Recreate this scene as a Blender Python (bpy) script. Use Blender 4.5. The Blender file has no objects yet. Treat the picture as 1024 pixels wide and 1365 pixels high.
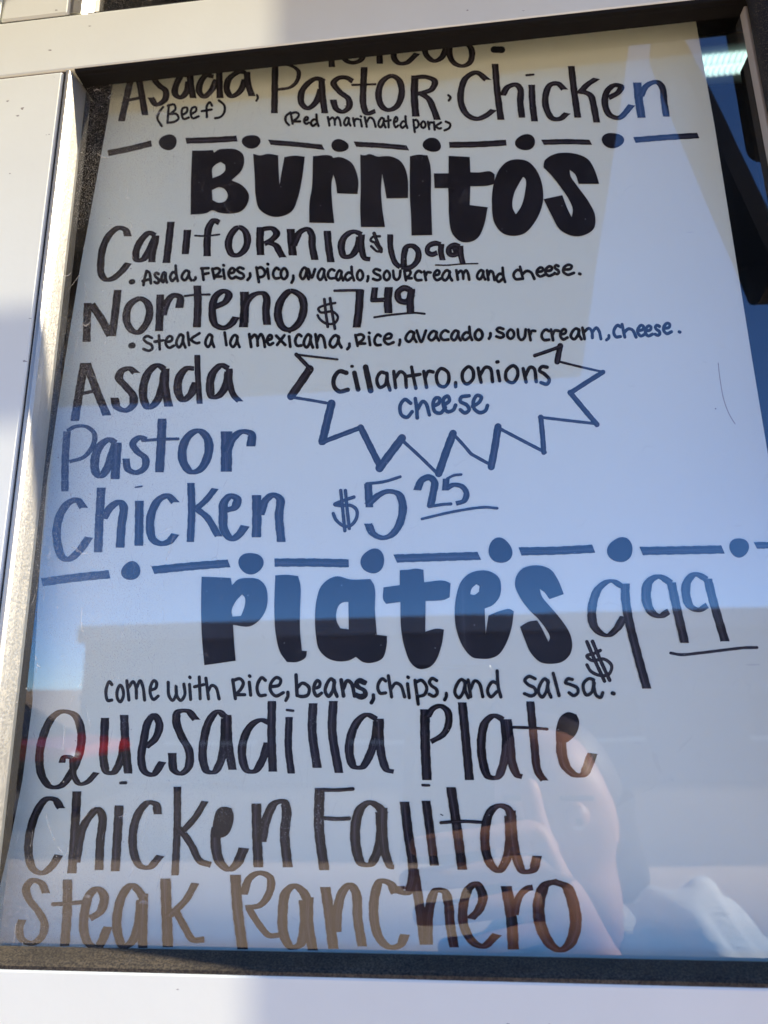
import bpy, bmesh, math, random
import numpy as np
from mathutils import Vector, Matrix, geometry
random.seed(4)
C = bpy.context.scene.collection
SC = bpy.context.scene
H = 1.75                       # height of the lens above the ground, metres
CAMD = 0.30                    # lens to the front plane of the window frame (y = 0)
F = 899.4                      # focal length in photograph pixels (1024 wide)
R = np.array([[0.99444156, 0.01740818, 0.10384098],
              [-0.04223524, 0.96936603, 0.24196216],
              [-0.0964478, -0.24500298, 0.9647131]])
# ------------------------------------------------------------ camera
cam_d = bpy.data.cameras.new('camera'); cam = bpy.data.objects.new('camera', cam_d); C.objects.link(cam)
right = Vector((R[0, 0], R[0, 2], -R[0, 1])); down = Vector((R[1, 0], R[1, 2], -R[1, 1])); fwd = Vector((R[2, 0], R[2, 2], -R[2, 1]))
cam_pos = Vector((0, -CAMD, H))
M = Matrix((right, -down, -fwd)).transposed().to_4x4(); M.translation = cam_pos
cam.matrix_world = M
cam_d.sensor_fit = 'HORIZONTAL'; cam_d.sensor_width = 36; cam_d.lens = F / 1024 * 36
cam_d.clip_start = 0.01; cam_d.clip_end = 3000
cam_d.dof.use_dof = True; cam_d.dof.focus_distance = 0.345; cam_d.dof.aperture_fstop = 11.5
SC.camera = cam
# ------------------------------------------------------------ sky, sun, exposure
SUN = Vector((0.80, -0.13, 0.52)).normalized()
w = bpy.data.worlds.new('World'); SC.world = w; w.use_nodes = True
nt = w.node_tree; bg = nt.nodes['Background']
sky = nt.nodes.new('ShaderNodeTexSky'); sky.sky_type = 'NISHITA'; sky.sun_disc = False
sky.sun_elevation = math.asin(SUN.z); sky.sun_rotation = math.atan2(SUN.x, SUN.y)
sky.air_density = 1.6; sky.dust_density = 0.0; sky.ozone_density = 10.0; sky.altitude = 8000
nt.links.new(sky.outputs[0], bg.inputs[0]); bg.inputs[1].default_value = 0.15
sl = bpy.data.lights.new('sun', 'SUN'); sl.energy = 3.8; sl.angle = math.radians(0.55); sl.color = (1, 0.89, 0.72)
so = bpy.data.objects.new('sun', sl); C.objects.link(so); so.rotation_euler = SUN.to_track_quat('Z', 'Y').to_euler()
SC.view_settings.view_transform = 'Standard'; SC.view_settings.look = 'None'
SC.view_settings.exposure = 1.7; SC.view_settings.gamma = 1
SC.cycles.max_bounces = 12; SC.cycles.transparent_max_bounces = 24

# ------------------------------------------------------------ helpers
def tag(o, label=None, cat=None, group=None, kind=None):
    for k, v in (('label', label), ('category', cat), ('group', group), ('kind', kind)):
        if v: o[k] = v
    return o
def empty(name, loc, label, cat, group=None):
    o = bpy.data.objects.new(name, None); C.objects.link(o); o.location = loc; o.empty_display_size = .05
    return tag(o, label, cat, group)
def link(name, me, mat, parent=None, smooth=False):
    o = bpy.data.objects.new(name, me); C.objects.link(o)
    if mat:
        for m in (mat if isinstance(mat, (list, tuple)) else [mat]): me.materials.append(m)
    if smooth:
        for p in me.polygons: p.use_smooth = True
    if parent:
        o.parent = parent; o.matrix_parent_inverse = Matrix.Translation(parent.location).inverted()
    return o
def from_bm(name, bm, mat, parent=None, smooth=False):
    bm.normal_update(); me = bpy.data.meshes.new(name); bm.to_mesh(me); bm.free()
    return link(name, me, mat, parent, smooth)
def box_bm(bm, x0, x1, y0, y1, z0, z1, bevel=0.0, seg=2):
    r = bmesh.ops.create_cube(bm, size=1)
    vs = r['verts']
    for v in vs:
        v.co = Vector((x0 + (v.co.x + .5) * (x1 - x0), y0 + (v.co.y + .5) * (y1 - y0), z0 + (v.co.z + .5) * (z1 - z0)))
    if bevel:
        es = list({e for v in vs for e in v.link_edges})
        bmesh.ops.bevel(bm, geom=es, offset=bevel, segments=seg, affect='EDGES', profile=.5)
def box(name, dims, mat, parent=None, bevel=0.0, seg=2, smooth=False):
    bm = bmesh.new(); box_bm(bm, *dims, bevel=bevel, seg=seg); return from_bm(name, bm, mat, parent, smooth)
def sweep(name, prof, axis, a0, a1, mat, parent, miter0=0, miter1=0, smooth=True):
    """closed profile [(across, y)] swept along axis 'x' or 'z' from a0 to a1 (absolute); miter = shift per unit of across"""
    bm = bmesh.new(); n = len(prof); rings = []
    cx = prof[0][0]
    for a, m in ((a0, miter0), (a1, miter1)):
        ring = []
        for (c, y) in prof:
            aa = a + m * (c - cx)
            ring.append(bm.verts.new((aa, y, c) if axis == 'x' else (c, y, aa)))
        rings.append(ring)
    for i in range(n):
        bm.faces.new((rings[0][i], rings[0][(i + 1) % n], rings[1][(i + 1) % n], rings[1][i]))
    bm.faces.new(rings[0][::-1]); bm.faces.new(rings[1])
    bmesh.ops.recalc_face_normals(bm, faces=bm.faces)
    o = from_bm(name, bm, mat, parent)
    return o
def board_xz(px, py, Y):
    """where the photograph's pixel lies on the upright plane y = Y of the window"""
    v = R.T @ np.array([px - 512, py - 682.5, F]); t = (CAMD + Y) / v[2]
    return v[0] * t, H - v[1] * t

# ------------------------------------------------------------ materials
def mat(name, col=(.5, .5, .5), rough=.5, metal=0.0, spec=.5):
    m = bpy.data.materials.new(name); m.use_nodes = True; b = m.node_tree.nodes['Principled BSDF']
    b.inputs['Base Color'].default_value = (*col, 1); b.inputs['Roughness'].default_value = rough
    b.inputs['Metallic'].default_value = metal; b.inputs['Specular IOR Level'].default_value = spec
    return m
class NT:
    def __init__(s, m): s.m = m; s.t = m.node_tree; s.b = s.t.nodes.get('Principled BSDF')
    def n(s, ty, **k):
        x = s.t.nodes.new(ty)
        for a, v in k.items():
            if a.startswith('i_'): x.inputs[a[2:].replace('_', ' ')].default_value = v
            else: setattr(x, a, v)
        return x
    def l(s, a, b): s.t.links.new(a, b)
    def co(s, scale=(1, 1, 1), obj=True):
        tc = s.n('ShaderNodeTexCoord'); mp = s.n('ShaderNodeMapping'); mp.inputs['Scale'].default_value = scale
        s.l(tc.outputs['Object' if obj else 'UV'], mp.inputs[0]); return mp.outputs[0]
    def noise(s, vec, scale, detail=4, rough=.55, dist=0):
        x = s.n('ShaderNodeTexNoise'); x.inputs['Scale'].default_value = scale; x.inputs['Detail'].default_value = detail
        x.inputs['Roughness'].default_value = rough; x.inputs['Distortion'].default_value = dist; s.l(vec, x.inputs['Vector']); return x.outputs['Fac']
    def ramp(s, fac, stops):
        x = s.n('ShaderNodeValToRGB'); e = x.color_ramp.elements
        while len(e) < len(stops): e.new(.5)
        for q, (p, c) in zip(e, stops):
            q.position = p; q.color = (c, c, c, 1) if isinstance(c, (int, float)) else (*c, 1)
        s.l(fac, x.inputs[0]); return x.outputs[0]
    def mix(s, fac, a, b, blend='MIX'):
        x = s.n('ShaderNodeMix', data_type='RGBA', blend_type=blend)
        for v, i in ((fac, 0), (a, 6), (b, 7)):
            if hasattr(v, 'is_linked') or hasattr(v, 'links'): s.l(v, x.inputs[i])
            else: x.inputs[i].default_value = v if i == 0 else (*v, 1)
        return x.outputs[2]
    def math(s, op, a, b=0.0):
        x = s.n('ShaderNodeMath', operation=op)
        for v, i in ((a, 0), (b, 1)):
            if hasattr(v, 'links'): s.l(v, x.inputs[i])
            else: x.inputs[i].default_value = v
        return x.outputs[0]
    def bump(s, h, strength=.3, dist=.001):
        x = s.n('ShaderNodeBump'); x.inputs['Strength'].default_value = strength; x.inputs['Distance'].default_value = dist
        s.l(h, x.inputs['Height']); s.l(x.outputs[0], s.b.inputs['Normal'])

def specks(N, vec, scale, size, keep):
    """sparse irregular specks: voronoi cells of which only a few carry a dot"""
    v = N.n('ShaderNodeTexVoronoi'); v.inputs['Scale'].default_value = scale; N.l(vec, v.inputs['Vector'])
    d = N.math('LESS_THAN', v.outputs['Distance'], size)
    sep = N.n('ShaderNodeSeparateColor'); N.l(v.outputs['Color'], sep.inputs[0])
    k = N.math('LESS_THAN', sep.outputs[0], keep)
    return N.math('MULTIPLY', d, k)

# white powder-coated aluminium of the frame, with dirt specks and faint grime
M_white = mat('white_paint', (.80, .79, .765), .38)
N = NT(M_white); v = N.co()
n1 = N.noise(v, 9, 5); n2 = N.noise(v, 220, 3)
base = N.mix(N.ramp(n1, [(.35, .0), (.75, 1.0)]), (.79, .81, .69), (.735, .745, .63))
vs = N.co((1, 1, 1.8)); nd = N.noise(vs, 300, 2)
vw = N.n('ShaderNodeVectorMath', operation='ADD'); N.l(vs, vw.inputs[0])
ns = N.n('ShaderNodeTexNoise'); ns.inputs['Scale'].default_value = 500; N.l(vs, ns.inputs['Vector'])
sc_ = N.n('ShaderNodeVectorMath', operation='SCALE'); sc_.inputs['Scale'].default_value = .003; N.l(ns.outputs['Color'], sc_.inputs[0]); N.l(sc_.outputs[0], vw.inputs[1])
sp = specks(N, vw.outputs[0], 130, .13, .035); sp2 = specks(N, vw.outputs[0], 55, .07, .10)
spk = N.math('MAXIMUM', sp, sp2)
base = N.mix(N.math('MULTIPLY', spk, .75), base, (.16, .12, .09))
N.l(base, N.b.inputs['Base Color']); N.l(N.ramp(n2, [(.3, .30), (.7, .46)]), N.b.inputs['Roughness']); N.bump(n2, .12, .0004)
# bare brushed aluminium bead
M_alu = mat('brushed_aluminium', (.52, .50, .45), .42, .85)
N = NT(M_alu); v = N.co((40, 40, 1)); n = N.noise(v, 22, 4); g = N.noise(N.co(), 900, 2)
N.l(N.mix(n, (.50, .48, .42), (.38, .36, .31)), N.b.inputs['Base Color']); N.l(N.ramp(g, [(.3, .36), (.7, .6)]), N.b.inputs['Roughness']); N.bump(g, .35, .0003)
M_shade_alu = mat('shaded_aluminium', (.42, .37, .31), .6, .3)  # aluminium with its shade put into the tan colour
# black rubber, dusty
M_rub = mat('black_rubber', (.012, .012, .013), .55, 0, .3)
N = NT(M_rub); v = N.co(); g = N.noise(v, 1500, 2); g2 = N.noise(v, 60, 4)
dust = N.math('MULTIPLY', N.ramp(g, [(.52, 0), (.70, 1)]), N.ramp(g2, [(.3, .25), (.7, .8)]))
N.l(N.mix(dust, (.011, .0105, .011), (.16, .13, .09)), N.b.inputs['Base Color']); N.l(N.ramp(g, [(.3, .45), (.7, .75)]), N.b.inputs['Roughness']); N.bump(g, .5, .0003)
M_rubc = mat('clean_black_rubber', (.008, .0075, .0075), .6, 0, .12)
N = NT(M_rubc); N.bump(N.noise(N.co(), 1500, 2), .3, .0002)
M_rubd = mat('dusty_rubber', (.02, .018, .015), .7, 0, .3)
N = NT(M_rubd); v = N.co(); g = N.noise(v, 1300, 2); g2 = N.noise(N.co((1, 1, 3)), 40, 4)
N.l(N.mix(N.math('MULTIPLY', N.ramp(g, [(.38, .1), (.68, 1)]), N.ramp(g2, [(.3, .45), (.7, .9)])), (.010, .0095, .009), (.13, .105, .07)), N.b.inputs['Base Color']); N.bump(g, .5, .0003)
M_black = mat('black_paint', (.008, .008, .009), .5)
M_dark = mat('dark_interior', (.010, .010, .011), .9, 0, .1)
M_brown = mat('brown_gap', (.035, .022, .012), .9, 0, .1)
# board: glossy-coated card, faint marks
M_board = mat('white_board', (.78, .78, .77), .5)
N = NT(M_board); v = N.co(); n1 = N.noise(v, 7, 4); 
base = N.mix(N.ramp(n1, [(.3, 0), (.8, 1)]), (.88, .90, .76), (.83, .85, .715))
spk = specks(N, N.co((1, 1, 1.3)), 75, .035, .10); smear = specks(N, N.co((.5, 1, 3.5)), 45, .07, .06)
base = N.mix(N.math('MULTIPLY', spk, .8), base, (.10, .09, .09)); base = N.mix(N.math('MULTIPLY', smear, .25), base, (.45, .44, .44))
N.l(base, N.b.inputs['Base Color'])
# marker ink: streaks and a painted sheen run along the stroke (UV: u across, v along)
def ink(name, edge, mid, wear=.5, streak=1.0):
    m = mat(name, edge, .42, 0, .12); N = NT(m)
    uv = N.co((1, 1, 1), obj=False); sx = N.n('ShaderNodeSeparateXYZ'); N.l(uv, sx.inputs[0])
    vec = N.co((9, .35, 1), obj=False); st = N.noise(vec, 1.0, 3, .6)
    cen = N.math('SUBTRACT', 1.0, N.math('MULTIPLY', N.math('ABSOLUTE', N.math('SUBTRACT', sx.outputs[0], .42)), 3.6))
    cen = N.math('MAXIMUM', cen, 0.0)
    k = N.math('MULTIPLY', N.math('MULTIPLY', cen, N.ramp(st, [(.38, 0), (.72, 1)])), streak)
    ov = N.co(); blot = N.noise(ov, 45, 4)
    c = N.mix(N.ramp(blot, [(.35, 0), (.7, 1)]), edge, tuple(e * 1.7 + .003 for e in edge))
    c = N.mix(k, c, mid)
    # rubbed-off flecks, clustered
    fl = N.noise(ov, 1400, 2); cl = N.noise(ov, 17, 2)
    f = N.math('MULTIPLY', N.ramp(fl, [(.60, 0), (.66, 1)]), N.ramp(cl, [(.64, 0), (.72, 1)]))
    vsn = N.co((1, 1, 1)); sn = specks(N, vsn, 420, .12, .05)
    f = N.math('MAXIMUM', N.math('MULTIPLY', f, wear), N.math('MULTIPLY', sn, .5))
    c = N.mix(f, c, (.42, .43, .46))
    N.l(c, N.b.inputs['Base Color']); return m
M_ink = ink('marker_ink', (.009, .0065, .008), (.12, .098, .125))
M_inkr = ink('marker_ink_round', (.009, .008, .010), (.022, .019, .026), .3, .6)
M_inkb = ink('marker_ink_block', (.008, .0065, .009), (.05, .047, .056), .6, .8)

# pane: thin sheet, mirror-like at its front face, dusty
M_glass = bpy.data.materials.new('window_glass'); M_glass.use_nodes = True
N = NT(M_glass); t = N.t; t.nodes.remove(N.b); out = t.nodes['Material Output']
geo = N.n('ShaderNodeNewGeometry')
dot = N.n('ShaderNodeVectorMath', operation='DOT_PRODUCT'); N.l(geo.outputs['Normal'], dot.inputs[0]); N.l(geo.outputs['Incoming'], dot.inputs[1])
c5 = N.math('POWER', N.math('SUBTRACT', 1.0, N.math('ABSOLUTE', dot.outputs['Value'])), 5.0)
R0 = .10
refl = N.math('ADD', R0, N.math('MULTIPLY', c5, 1 - R0))
tr = N.n('ShaderNodeBsdfTransparent'); tr.inputs[0].default_value = (.97, .985, .98, 1)
gl = N.n('ShaderNodeBsdfGlossy'); gl.inputs['Roughness'].default_value = 0.0; gl.inputs[0].default_value = (1, 1, 1, 1)
mx = N.n('ShaderNodeMixShader'); N.l(refl, mx.inputs[0]); N.l(tr.outputs[0], mx.inputs[1]); N.l(gl.outputs[0], mx.inputs[2])
v = N.co(); dn = N.noise(v, 2600, 2, .6); cl = N.noise(v, 14, 3)
d1 = N.math('MULTIPLY', N.ramp(dn, [(.585, 0), (.65, 1)]), N.ramp(cl, [(.38, .1), (.62, 1)]))
vz = N.co((1, 1, .35)); scr = N.n('ShaderNodeTexVoronoi', feature='DISTANCE_TO_EDGE'); scr.inputs['Scale'].default_value = 60; scr.inputs['Randomness'].default_value = 1
wv = N.n('ShaderNodeVectorMath', operation='ADD'); nn = N.n('ShaderNodeTexNoise'); nn.inputs['Scale'].default_value = 30; N.l(vz, nn.inputs['Vector'])
s2 = N.n('ShaderNodeVectorMath', operation='SCALE'); s2.inputs['Scale'].default_value = .03; N.l(nn.outputs['Color'], s2.inputs[0]); N.l(vz, wv.inputs[0]); N.l(s2.outputs[0], wv.inputs[1]); N.l(wv.outputs[0], scr.inputs['Vector'])
lines = N.math('MULTIPLY', N.math('LESS_THAN', scr.outputs['Distance'], .006), N.ramp(N.noise(v, 130, 2), [(.54, 0), (.60, .6)]))
pits = specks(N, v, 260, .10, .10)
d = N.math('MAXIMUM', N.math('MAXIMUM', d1, lines), N.math('MULTIPLY', pits, .7))
sxx = N.n('ShaderNodeSeparateXYZ'); N.l(N.co(), sxx.inputs[0])
left = N.ramp(N.math('MULTIPLY', N.math('ADD', sxx.outputs[0], .22), 4.0), [(.0, 1.0), (.25, .55), (.5, .12), (1, .06)])
d = N.math('MULTIPLY', d, left)
film = N.ramp(N.noise(N.co((1.6, 1, .4)), 7, 5, .6, 1.2), [(.35, .001), (.55, .004), (.75, .016)])
bp = N.n('ShaderNodeBump'); bp.inputs['Strength'].default_value = 1; bp.inputs['Distance'].default_value = .00022; N.l(N.noise(N.co((1, 1, .6)), 9, 2), bp.inputs['Height']); N.l(bp.outputs[0], gl.inputs['Normal'])
d = N.math('MINIMUM', N.math('ADD', N.math('MULTIPLY', d, .75), film), 1.0)
df = N.n('ShaderNodeBsdfDiffuse'); df.inputs[0].default_value = (.75, .70, .60, 1)
mx2 = N.n('ShaderNodeMixShader'); N.l(d, mx2.inputs[0]); N.l(mx.outputs[0], mx2.inputs[1]); N.l(df.outputs[0], mx2.inputs[2])
N.l(mx2.outputs[0], out.inputs[0])
M_glass_in = bpy.data.materials.new('glass_back_face'); M_glass_in.use_nodes = True
N = NT(M_glass_in); N.t.nodes.remove(N.b); tr = N.n('ShaderNodeBsdfTransparent'); tr.inputs[0].default_value = (.98, .99, .985, 1); N.l(tr.outputs[0], N.t.nodes['Material Output'].inputs[0])

# ------------------------------------------------------------ ground and far surroundings (seen in the glass)
def ground_mat(name, a, b, sc):
    m = mat(name, a, .9); N = NT(m); v = N.co(); n = N.noise(v, sc, 6); g = N.noise(v, sc * 40, 3)
    c = N.mix(N.ramp(n, [(.3, 0), (.7, 1)]), a, b); c = N.mix(N.ramp(g, [(.4, 0), (.8, .5)]), c, tuple(x * .55 for x in a))
    N.l(c, N.b.inputs['Base Color']); N.bump(g, .3, .01); return m
M_dirt = ground_mat('dry_ground', (.46, .32, .19), (.56, .41, .26), .5)
M_asph = ground_mat('asphalt', (.10, .09, .08), (.14, .12, .10), .8)
M_conc = ground_mat('tan_paving', (.60, .44, .27), (.68, .52, .34), 1.3)
def sheet(name, x0, x1, y0, y1, z, m):
    bm = bmesh.new(); bm.faces.new([bm.verts.new(p) for p in ((x0, y0, z), (x1, y0, z), (x1, y1, z), (x0, y1, z))])
    o = from_bm(name, bm, m); o['kind'] = 'structure'; return o
sheet('ground', -1500, 1500, -1500, 1500, 0, M_dirt)
sheet('road', -60, 60, -30, -6.6, .004, M_asph)
bm = bmesh.new()
box_bm(bm, -30, 30, -6.6, 3.0, -.05, .10, .01)
o = from_bm('pavement', bm, M_conc); o['kind'] = 'structure'

# building across the lot
M_bw = mat('beige_render', (.24, .215, .20), .8)
N = NT(M_bw); v = N.co(); N.l(N.mix(N.noise(v, 1.2, 4), (.17, .15, .145), (.13, .115, .115)), N.b.inputs['Base Color'])
bld = empty('long_building', (4, -12.6, 0), 'long low beige building across the lot, mirrored in the glass behind the plates lines', 'building')
box('wall', (-7.3, 16, -18, -12.6, 0, 2.62), M_bw, bld)
box('parapet', (-7.42, 16.1, -18.1, -12.48, 2.62, 2.95), mat('grey_metal_trim', (.33, .31, .30), .5), bld, .02)
box('cladding_strip', (-7.35, 16.05, -12.63, -12.56, 1.55, 1.63), mat('grey_strip', (.22, .21, .2), .6), bld, .01)
Mg = mat('dark_window', (.02, .025, .03), .1)
for i in range(6):
    x = -5.4 + i * 3.5
    wn = box('window', (x, x + 1.6, -12.62, -12.55, .75, 1.45), Mg, bld, .01)
    fr = box('sill', (x - .06, x + 1.66, -12.60, -12.48, .68, .74), M_white, bld, .005)

# red car
M_red = mat('red_car_paint', (.42, .012, .014), .25); M_trim = mat('black_trim', (.02, .02, .02), .5); M_tyre = mat('tyre_rubber', (.02, .02, .02), .8)
M_rim = mat('alloy', (.6, .6, .6), .3, 1)
car = empty('parked_car', (-6.5, -9.3, 0), 'red parked car seen as a red streak across the Q of Quesadilla', 'car')
def prism(name, pts, y0, y1, m, parent, bevel=.02):
    bm = bmesh.new(); a = [bm.verts.new((x, y0, z)) for x, z in pts]; b = [bm.verts.new((x, y1, z)) for x, z in pts]
    bm.faces.new(a); bm.faces.new(b[::-1])
    for i in range(len(pts)): bm.faces.new((a[i], b[i], b[(i + 1) % len(pts)], a[(i + 1) % len(pts)]))
    bmesh.ops.recalc_face_normals(bm, faces=bm.faces)
    if bevel: bmesh.ops.bevel(bm, geom=bm.edges[:], offset=bevel, segments=2, affect='EDGES')
    return from_bm(name, bm, m, parent)
prism('body', [(-9.45, .84), (-9.42, .98), (-8.6, 1.06), (-5.9, 1.08), (-5.05, .98), (-4.98, .84)], -10.2, -8.4, M_red, car, .05)
prism('lower_panel', [(-9.42, .25), (-9.45, .84), (-4.98, .84), (-5.0, .25)], -10.18, -8.42, M_trim, car, .03)
prism('cabin', [(-8.6, 1.06), (-8.0, 1.48), (-6.6, 1.5), (-5.85, 1.08)], -10.05, -8.55, Mg, car, .04)
prism('roof', [(-8.02, 1.48), (-7.9, 1.53), (-6.7, 1.55), (-6.58, 1.5)], -10.0, -8.6, M_trim, car, .01)
for x in (-8.6, -5.8):
    for y in (-8.5, -10.1):
        bm = bmesh.new(); bmesh.ops.create_cone(bm, cap_ends=True, segments=28, radius1=.33, radius2=.33, depth=.22, matrix=Matrix.Translation((x, y, .335)) @ Matrix.Rotation(math.pi / 2, 4, 'X'))
        wh = from_bm('wheel', bm, M_tyre, car)
        bm = bmesh.new(); bmesh.ops.create_cone(bm, cap_ends=True, segments=20, radius1=.2, radius2=.2, depth=.25, matrix=Matrix.Translation((x, y, .335)) @ Matrix.Rotation(math.pi / 2, 4, 'X'))
        rim = from_bm('rim', bm, M_rim); rim.parent = wh
for x in (-5.03, -9.42):
    box('headlight', (x - .05, x + .05, -8.62, -8.42, .88, .94), mat('lamp_lens', (.8, .8, .8), .1), car, .02)

# ------------------------------------------------------------ window frame
wf = empty('window_frame', (0, 0, H), 'white painted metal window frame with aluminium bead and black rubber round the handwritten menu', 'window frame')
XL, XR, ZT, ZB = -.2125, .1850, H + .3525, H - .1125     # front edges of the opening
XLi, ZTi, ZBi = -.2082, H + .3517, H - .1080             # inner edges at the glass
ST = .0480                                               # width of a stile
RT = H + .3932                                           # top of the rail
YB = .0118
# flat members; top rail runs through, stiles butt against it with a hairline joint
box('top_rail', (-.62, .62, 0, YB, ZT, RT), M_white, wf, .0012)
box('bottom_rail', (-.62, .62, 0, YB, H - .260, ZB), M_white, wf, .0012)
g = .0006
box('stile', (XL - ST, XL - .0022, .0003, YB, ZB + g, ZT - g), M_white, wf, .0016)
box('stile', (XR + .012, XR + .06, .0003, YB, ZB + g, ZT - g), M_white, wf, .0016)
box('stile', (XL - ST, XL - .0030, .0003, YB, RT + .0012, RT + .30), M_white, wf, .0022)
# thin pale glazing lips beside the stile
box('glazing_lip', (XL - .0021, XL - .0009, .0010, YB, ZB + g, ZT - g), M_rub, wf, .0003)
# aluminium bead down the left side, gently rounded, mitred at its ends
prof = [(XL - .0008, .0006), (XL + .0004, -.0002), (XL + .0016, .0002), (XL + .0026, .0020), (XL + .0034, .0055), (XL + .0040, .0095), (XLi, .0118), (XLi, .0140), (XL - .0008, .0140)]
o = sweep('glazing_bead', prof, 'z', ZB + .0002, ZT - .0002, M_alu, wf, miter0=0.2, miter1=-.3)
# rubber seals: top (deep, dark), bottom (sloped), right
prof = [(ZT - .0001, .0005), (ZT - .0014, .0012), (ZT - .0016, .0030), (ZTi - .0006, .0045), (ZTi - .0006, .0119), (ZT + .004, .0119), (ZT + .004, .0005)]
sweep('rubber_seal', [(c, y) for c, y in prof], 'x', XL + .0045, XR + .004, M_rubc, wf)
prof = [(ZB + .0002, .0003), (ZB + .0010, .0002), (ZB + .0016, .0016), (ZB + .0021, .0022), (ZB + .0040, .0100), (ZB + .0043, .0119), (ZB - .003, .0119), (ZB - .003, .0003)]
sweep('rubber_seal', prof, 'x', XL + .0045, XR - .001, M_rubd, wf)
# right side: inner aluminium strip coloured as in shade and a fat rubber hand-hold with a rounded end near the top
box('inner_strip', (.1700, .1772, .0060, .0118, ZB, ZT), M_shade_alu, wf, .0006)
box('rubber_seal', (.1775, .190, .0015, .0118, ZB, ZT), M_rub, wf, .001)
bm = bmesh.new(); bmesh.ops.create_uvsphere(bm, u_segments=20, v_segments=14, radius=1)
for vv in bm.verts:
    c = vv.co; zz = c.z * .010
    vv.co = Vector((.1765 + c.x * .0080, -.001 + c.y * .0075, H + .279 + (zz if c.z < 0 else zz + (.10 if c.z > .01 else 0))))
from_bm('corner_bumper', bm, M_rub, wf, True)
# neighbouring lights of the same frame: bead, seal and dark glass
def pane(x0, x1, z0, z1, y0=.0120, y1=.0160):
    bm = bmesh.new(); box_bm(bm, x0, x1, y0, y1, z0, z1)
    bm.normal_update()
    for f in bm.faces: f.material_index = 0 if f.normal.y < -.5 else 1
    o = from_bm('glass_pane', bm, [M_glass, M_glass_in], wf); return o
pane(XLi - .004, .1850, ZB - .002, ZT + .002)
# upper light
sweep('glazing_bead', [(XL - .0026, .0006), (XL - .0006, -.0002), (XL + .0040, .0010), (XL + .0078, .0080), (XL + .0082, .0120), (XL - .0026, .0120)], 'z', RT + .0016, RT + .30, M_alu, wf)
box('rubber_seal', (XL + .0083, .62, .0010, .0118, RT + .0001, RT + .0016), M_rub, wf, .0003)
pane(XL + .0040, .62, RT, RT + .30)
# left lights
xl = XL - ST
box('glazing_bead', (xl - .0032, xl - .0006, -.0002, .0118, ZB + g, ZT - g), M_white, wf, .0006)
box('glazing_bead', (xl - .0032, xl - .0006, -.0002, .0118, RT + .0012, RT + .30), M_white, wf, .0006)
box('rubber_seal', (-.62, xl - .0006, .0010, .0118, RT + .0001, RT + .0022), M_rub, wf, .0003)
pane(-.62, xl - .0010, RT, RT + .30); pane(-.62, xl - .0010, ZB, ZT)
# drip of sealant/dirt in the joint between rail and stile
box('rubber_seal', (XL - ST, XL - .003, .0012, .010, ZT - g, ZT), mat('brown_dirt', (.16, .09, .05), .9), wf)
box('rubber_seal', (XL - ST, XL - .003, .0009, .010, RT, RT + .0012), M_rub, wf)

# unseen dark boxes added behind the frame to keep stray sun off the board
box('sun_block', (.1905, .250, .0119, .060, ZB - .01, ZT + .01), M_dark, wf)
box('sun_block', (-.26, .1900, .0119, .029, ZT + .0225, ZT + .035), M_dark, wf)
box('sun_block', (-.26, .1900, .0119, .060, ZB - .03, ZB - .009), M_dark, wf)
box('sun_block_panel', (.2455, .62, .004, .0118, ZB + .0006, ZT - .0006), M_white, wf, .001)  # added out of view to shut the next opening against the sun
box('sun_block', (-.62, .62, .0200, .0240, RT - .0115, RT + .32), M_dark, wf)
box('sun_block', (.0, .62, .0119, .0199, ZT + .0225, RT - .001), M_dark, wf)
# room behind
room = bmesh.new()
for (a, b, c, d2, e, f) in ((-1.2, 1.6, 1.2, 1.25, H - 1.0, H + .95), (-1.25, -1.2, .031, 1.25, H - 1.0, H + .95), (1.6, 1.65, .031, 1.25, H - 1.0, H + .95),
                            (-1.2, 1.6, .031, 1.25, H + .945, H + .99), (-1.2, 1.6, .031, 1.25, H - 1.05, H - 1.0)):
    box_bm(room, a, b, c, d2, e, f)
o = from_bm('interior_wall', room, M_dark); o['kind'] = 'structure'
# facade round the window, below and beside
M_fac = mat('white_facade', (.72, .71, .69), .5)
fac = bmesh.new()
box_bm(fac, -3, -.62, 0, .1, 0, 3.0); box_bm(fac, .62, 3, 0, .1, 0, 3.0); box_bm(fac, -.62, .62, 0, .1, 0, H - .26); box_bm(fac, -.62, .62, 0, .1, RT + .30, 3.0)
o = from_bm('kiosk_wall', fac, M_fac); tag(o, 'white kiosk wall carrying the menu window, off the edge of the picture', 'wall')

# ------------------------------------------------------------ lamp inside, seen past the board's right edge
M_lamp = bpy.data.materials.new('lamp_cell'); M_lamp.use_nodes = True; b = M_lamp.node_tree.nodes['Principled BSDF']
b.inputs['Base Color'].default_value = (.8, .95, .9, 1); b.inputs['Emission Color'].default_value = (.74, 1, .95, 1); b.inputs['Emission Strength'].default_value = .30
lamp = empty('ceiling_lamp', (.47, .60, H + .92), 'pale green ceiling lamp with lit cells, above the dashes at top right', 'lamp')
box('housing', (.30, .66, .565, .640, H + .926, H + .945), mat('lamp_housing', (.5, .55, .52), .5), lamp, .002)
bm = bmesh.new()
for i in range(40):
    for j in range(2):
        x = .305 + i * .0088; y = .580 + j * .0205
        box_bm(bm, x, x + .0066, y, y + .0175, H + .920, H + .927, .002, 2)
from_bm('lit_cells', bm, M_lamp, lamp)

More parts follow.
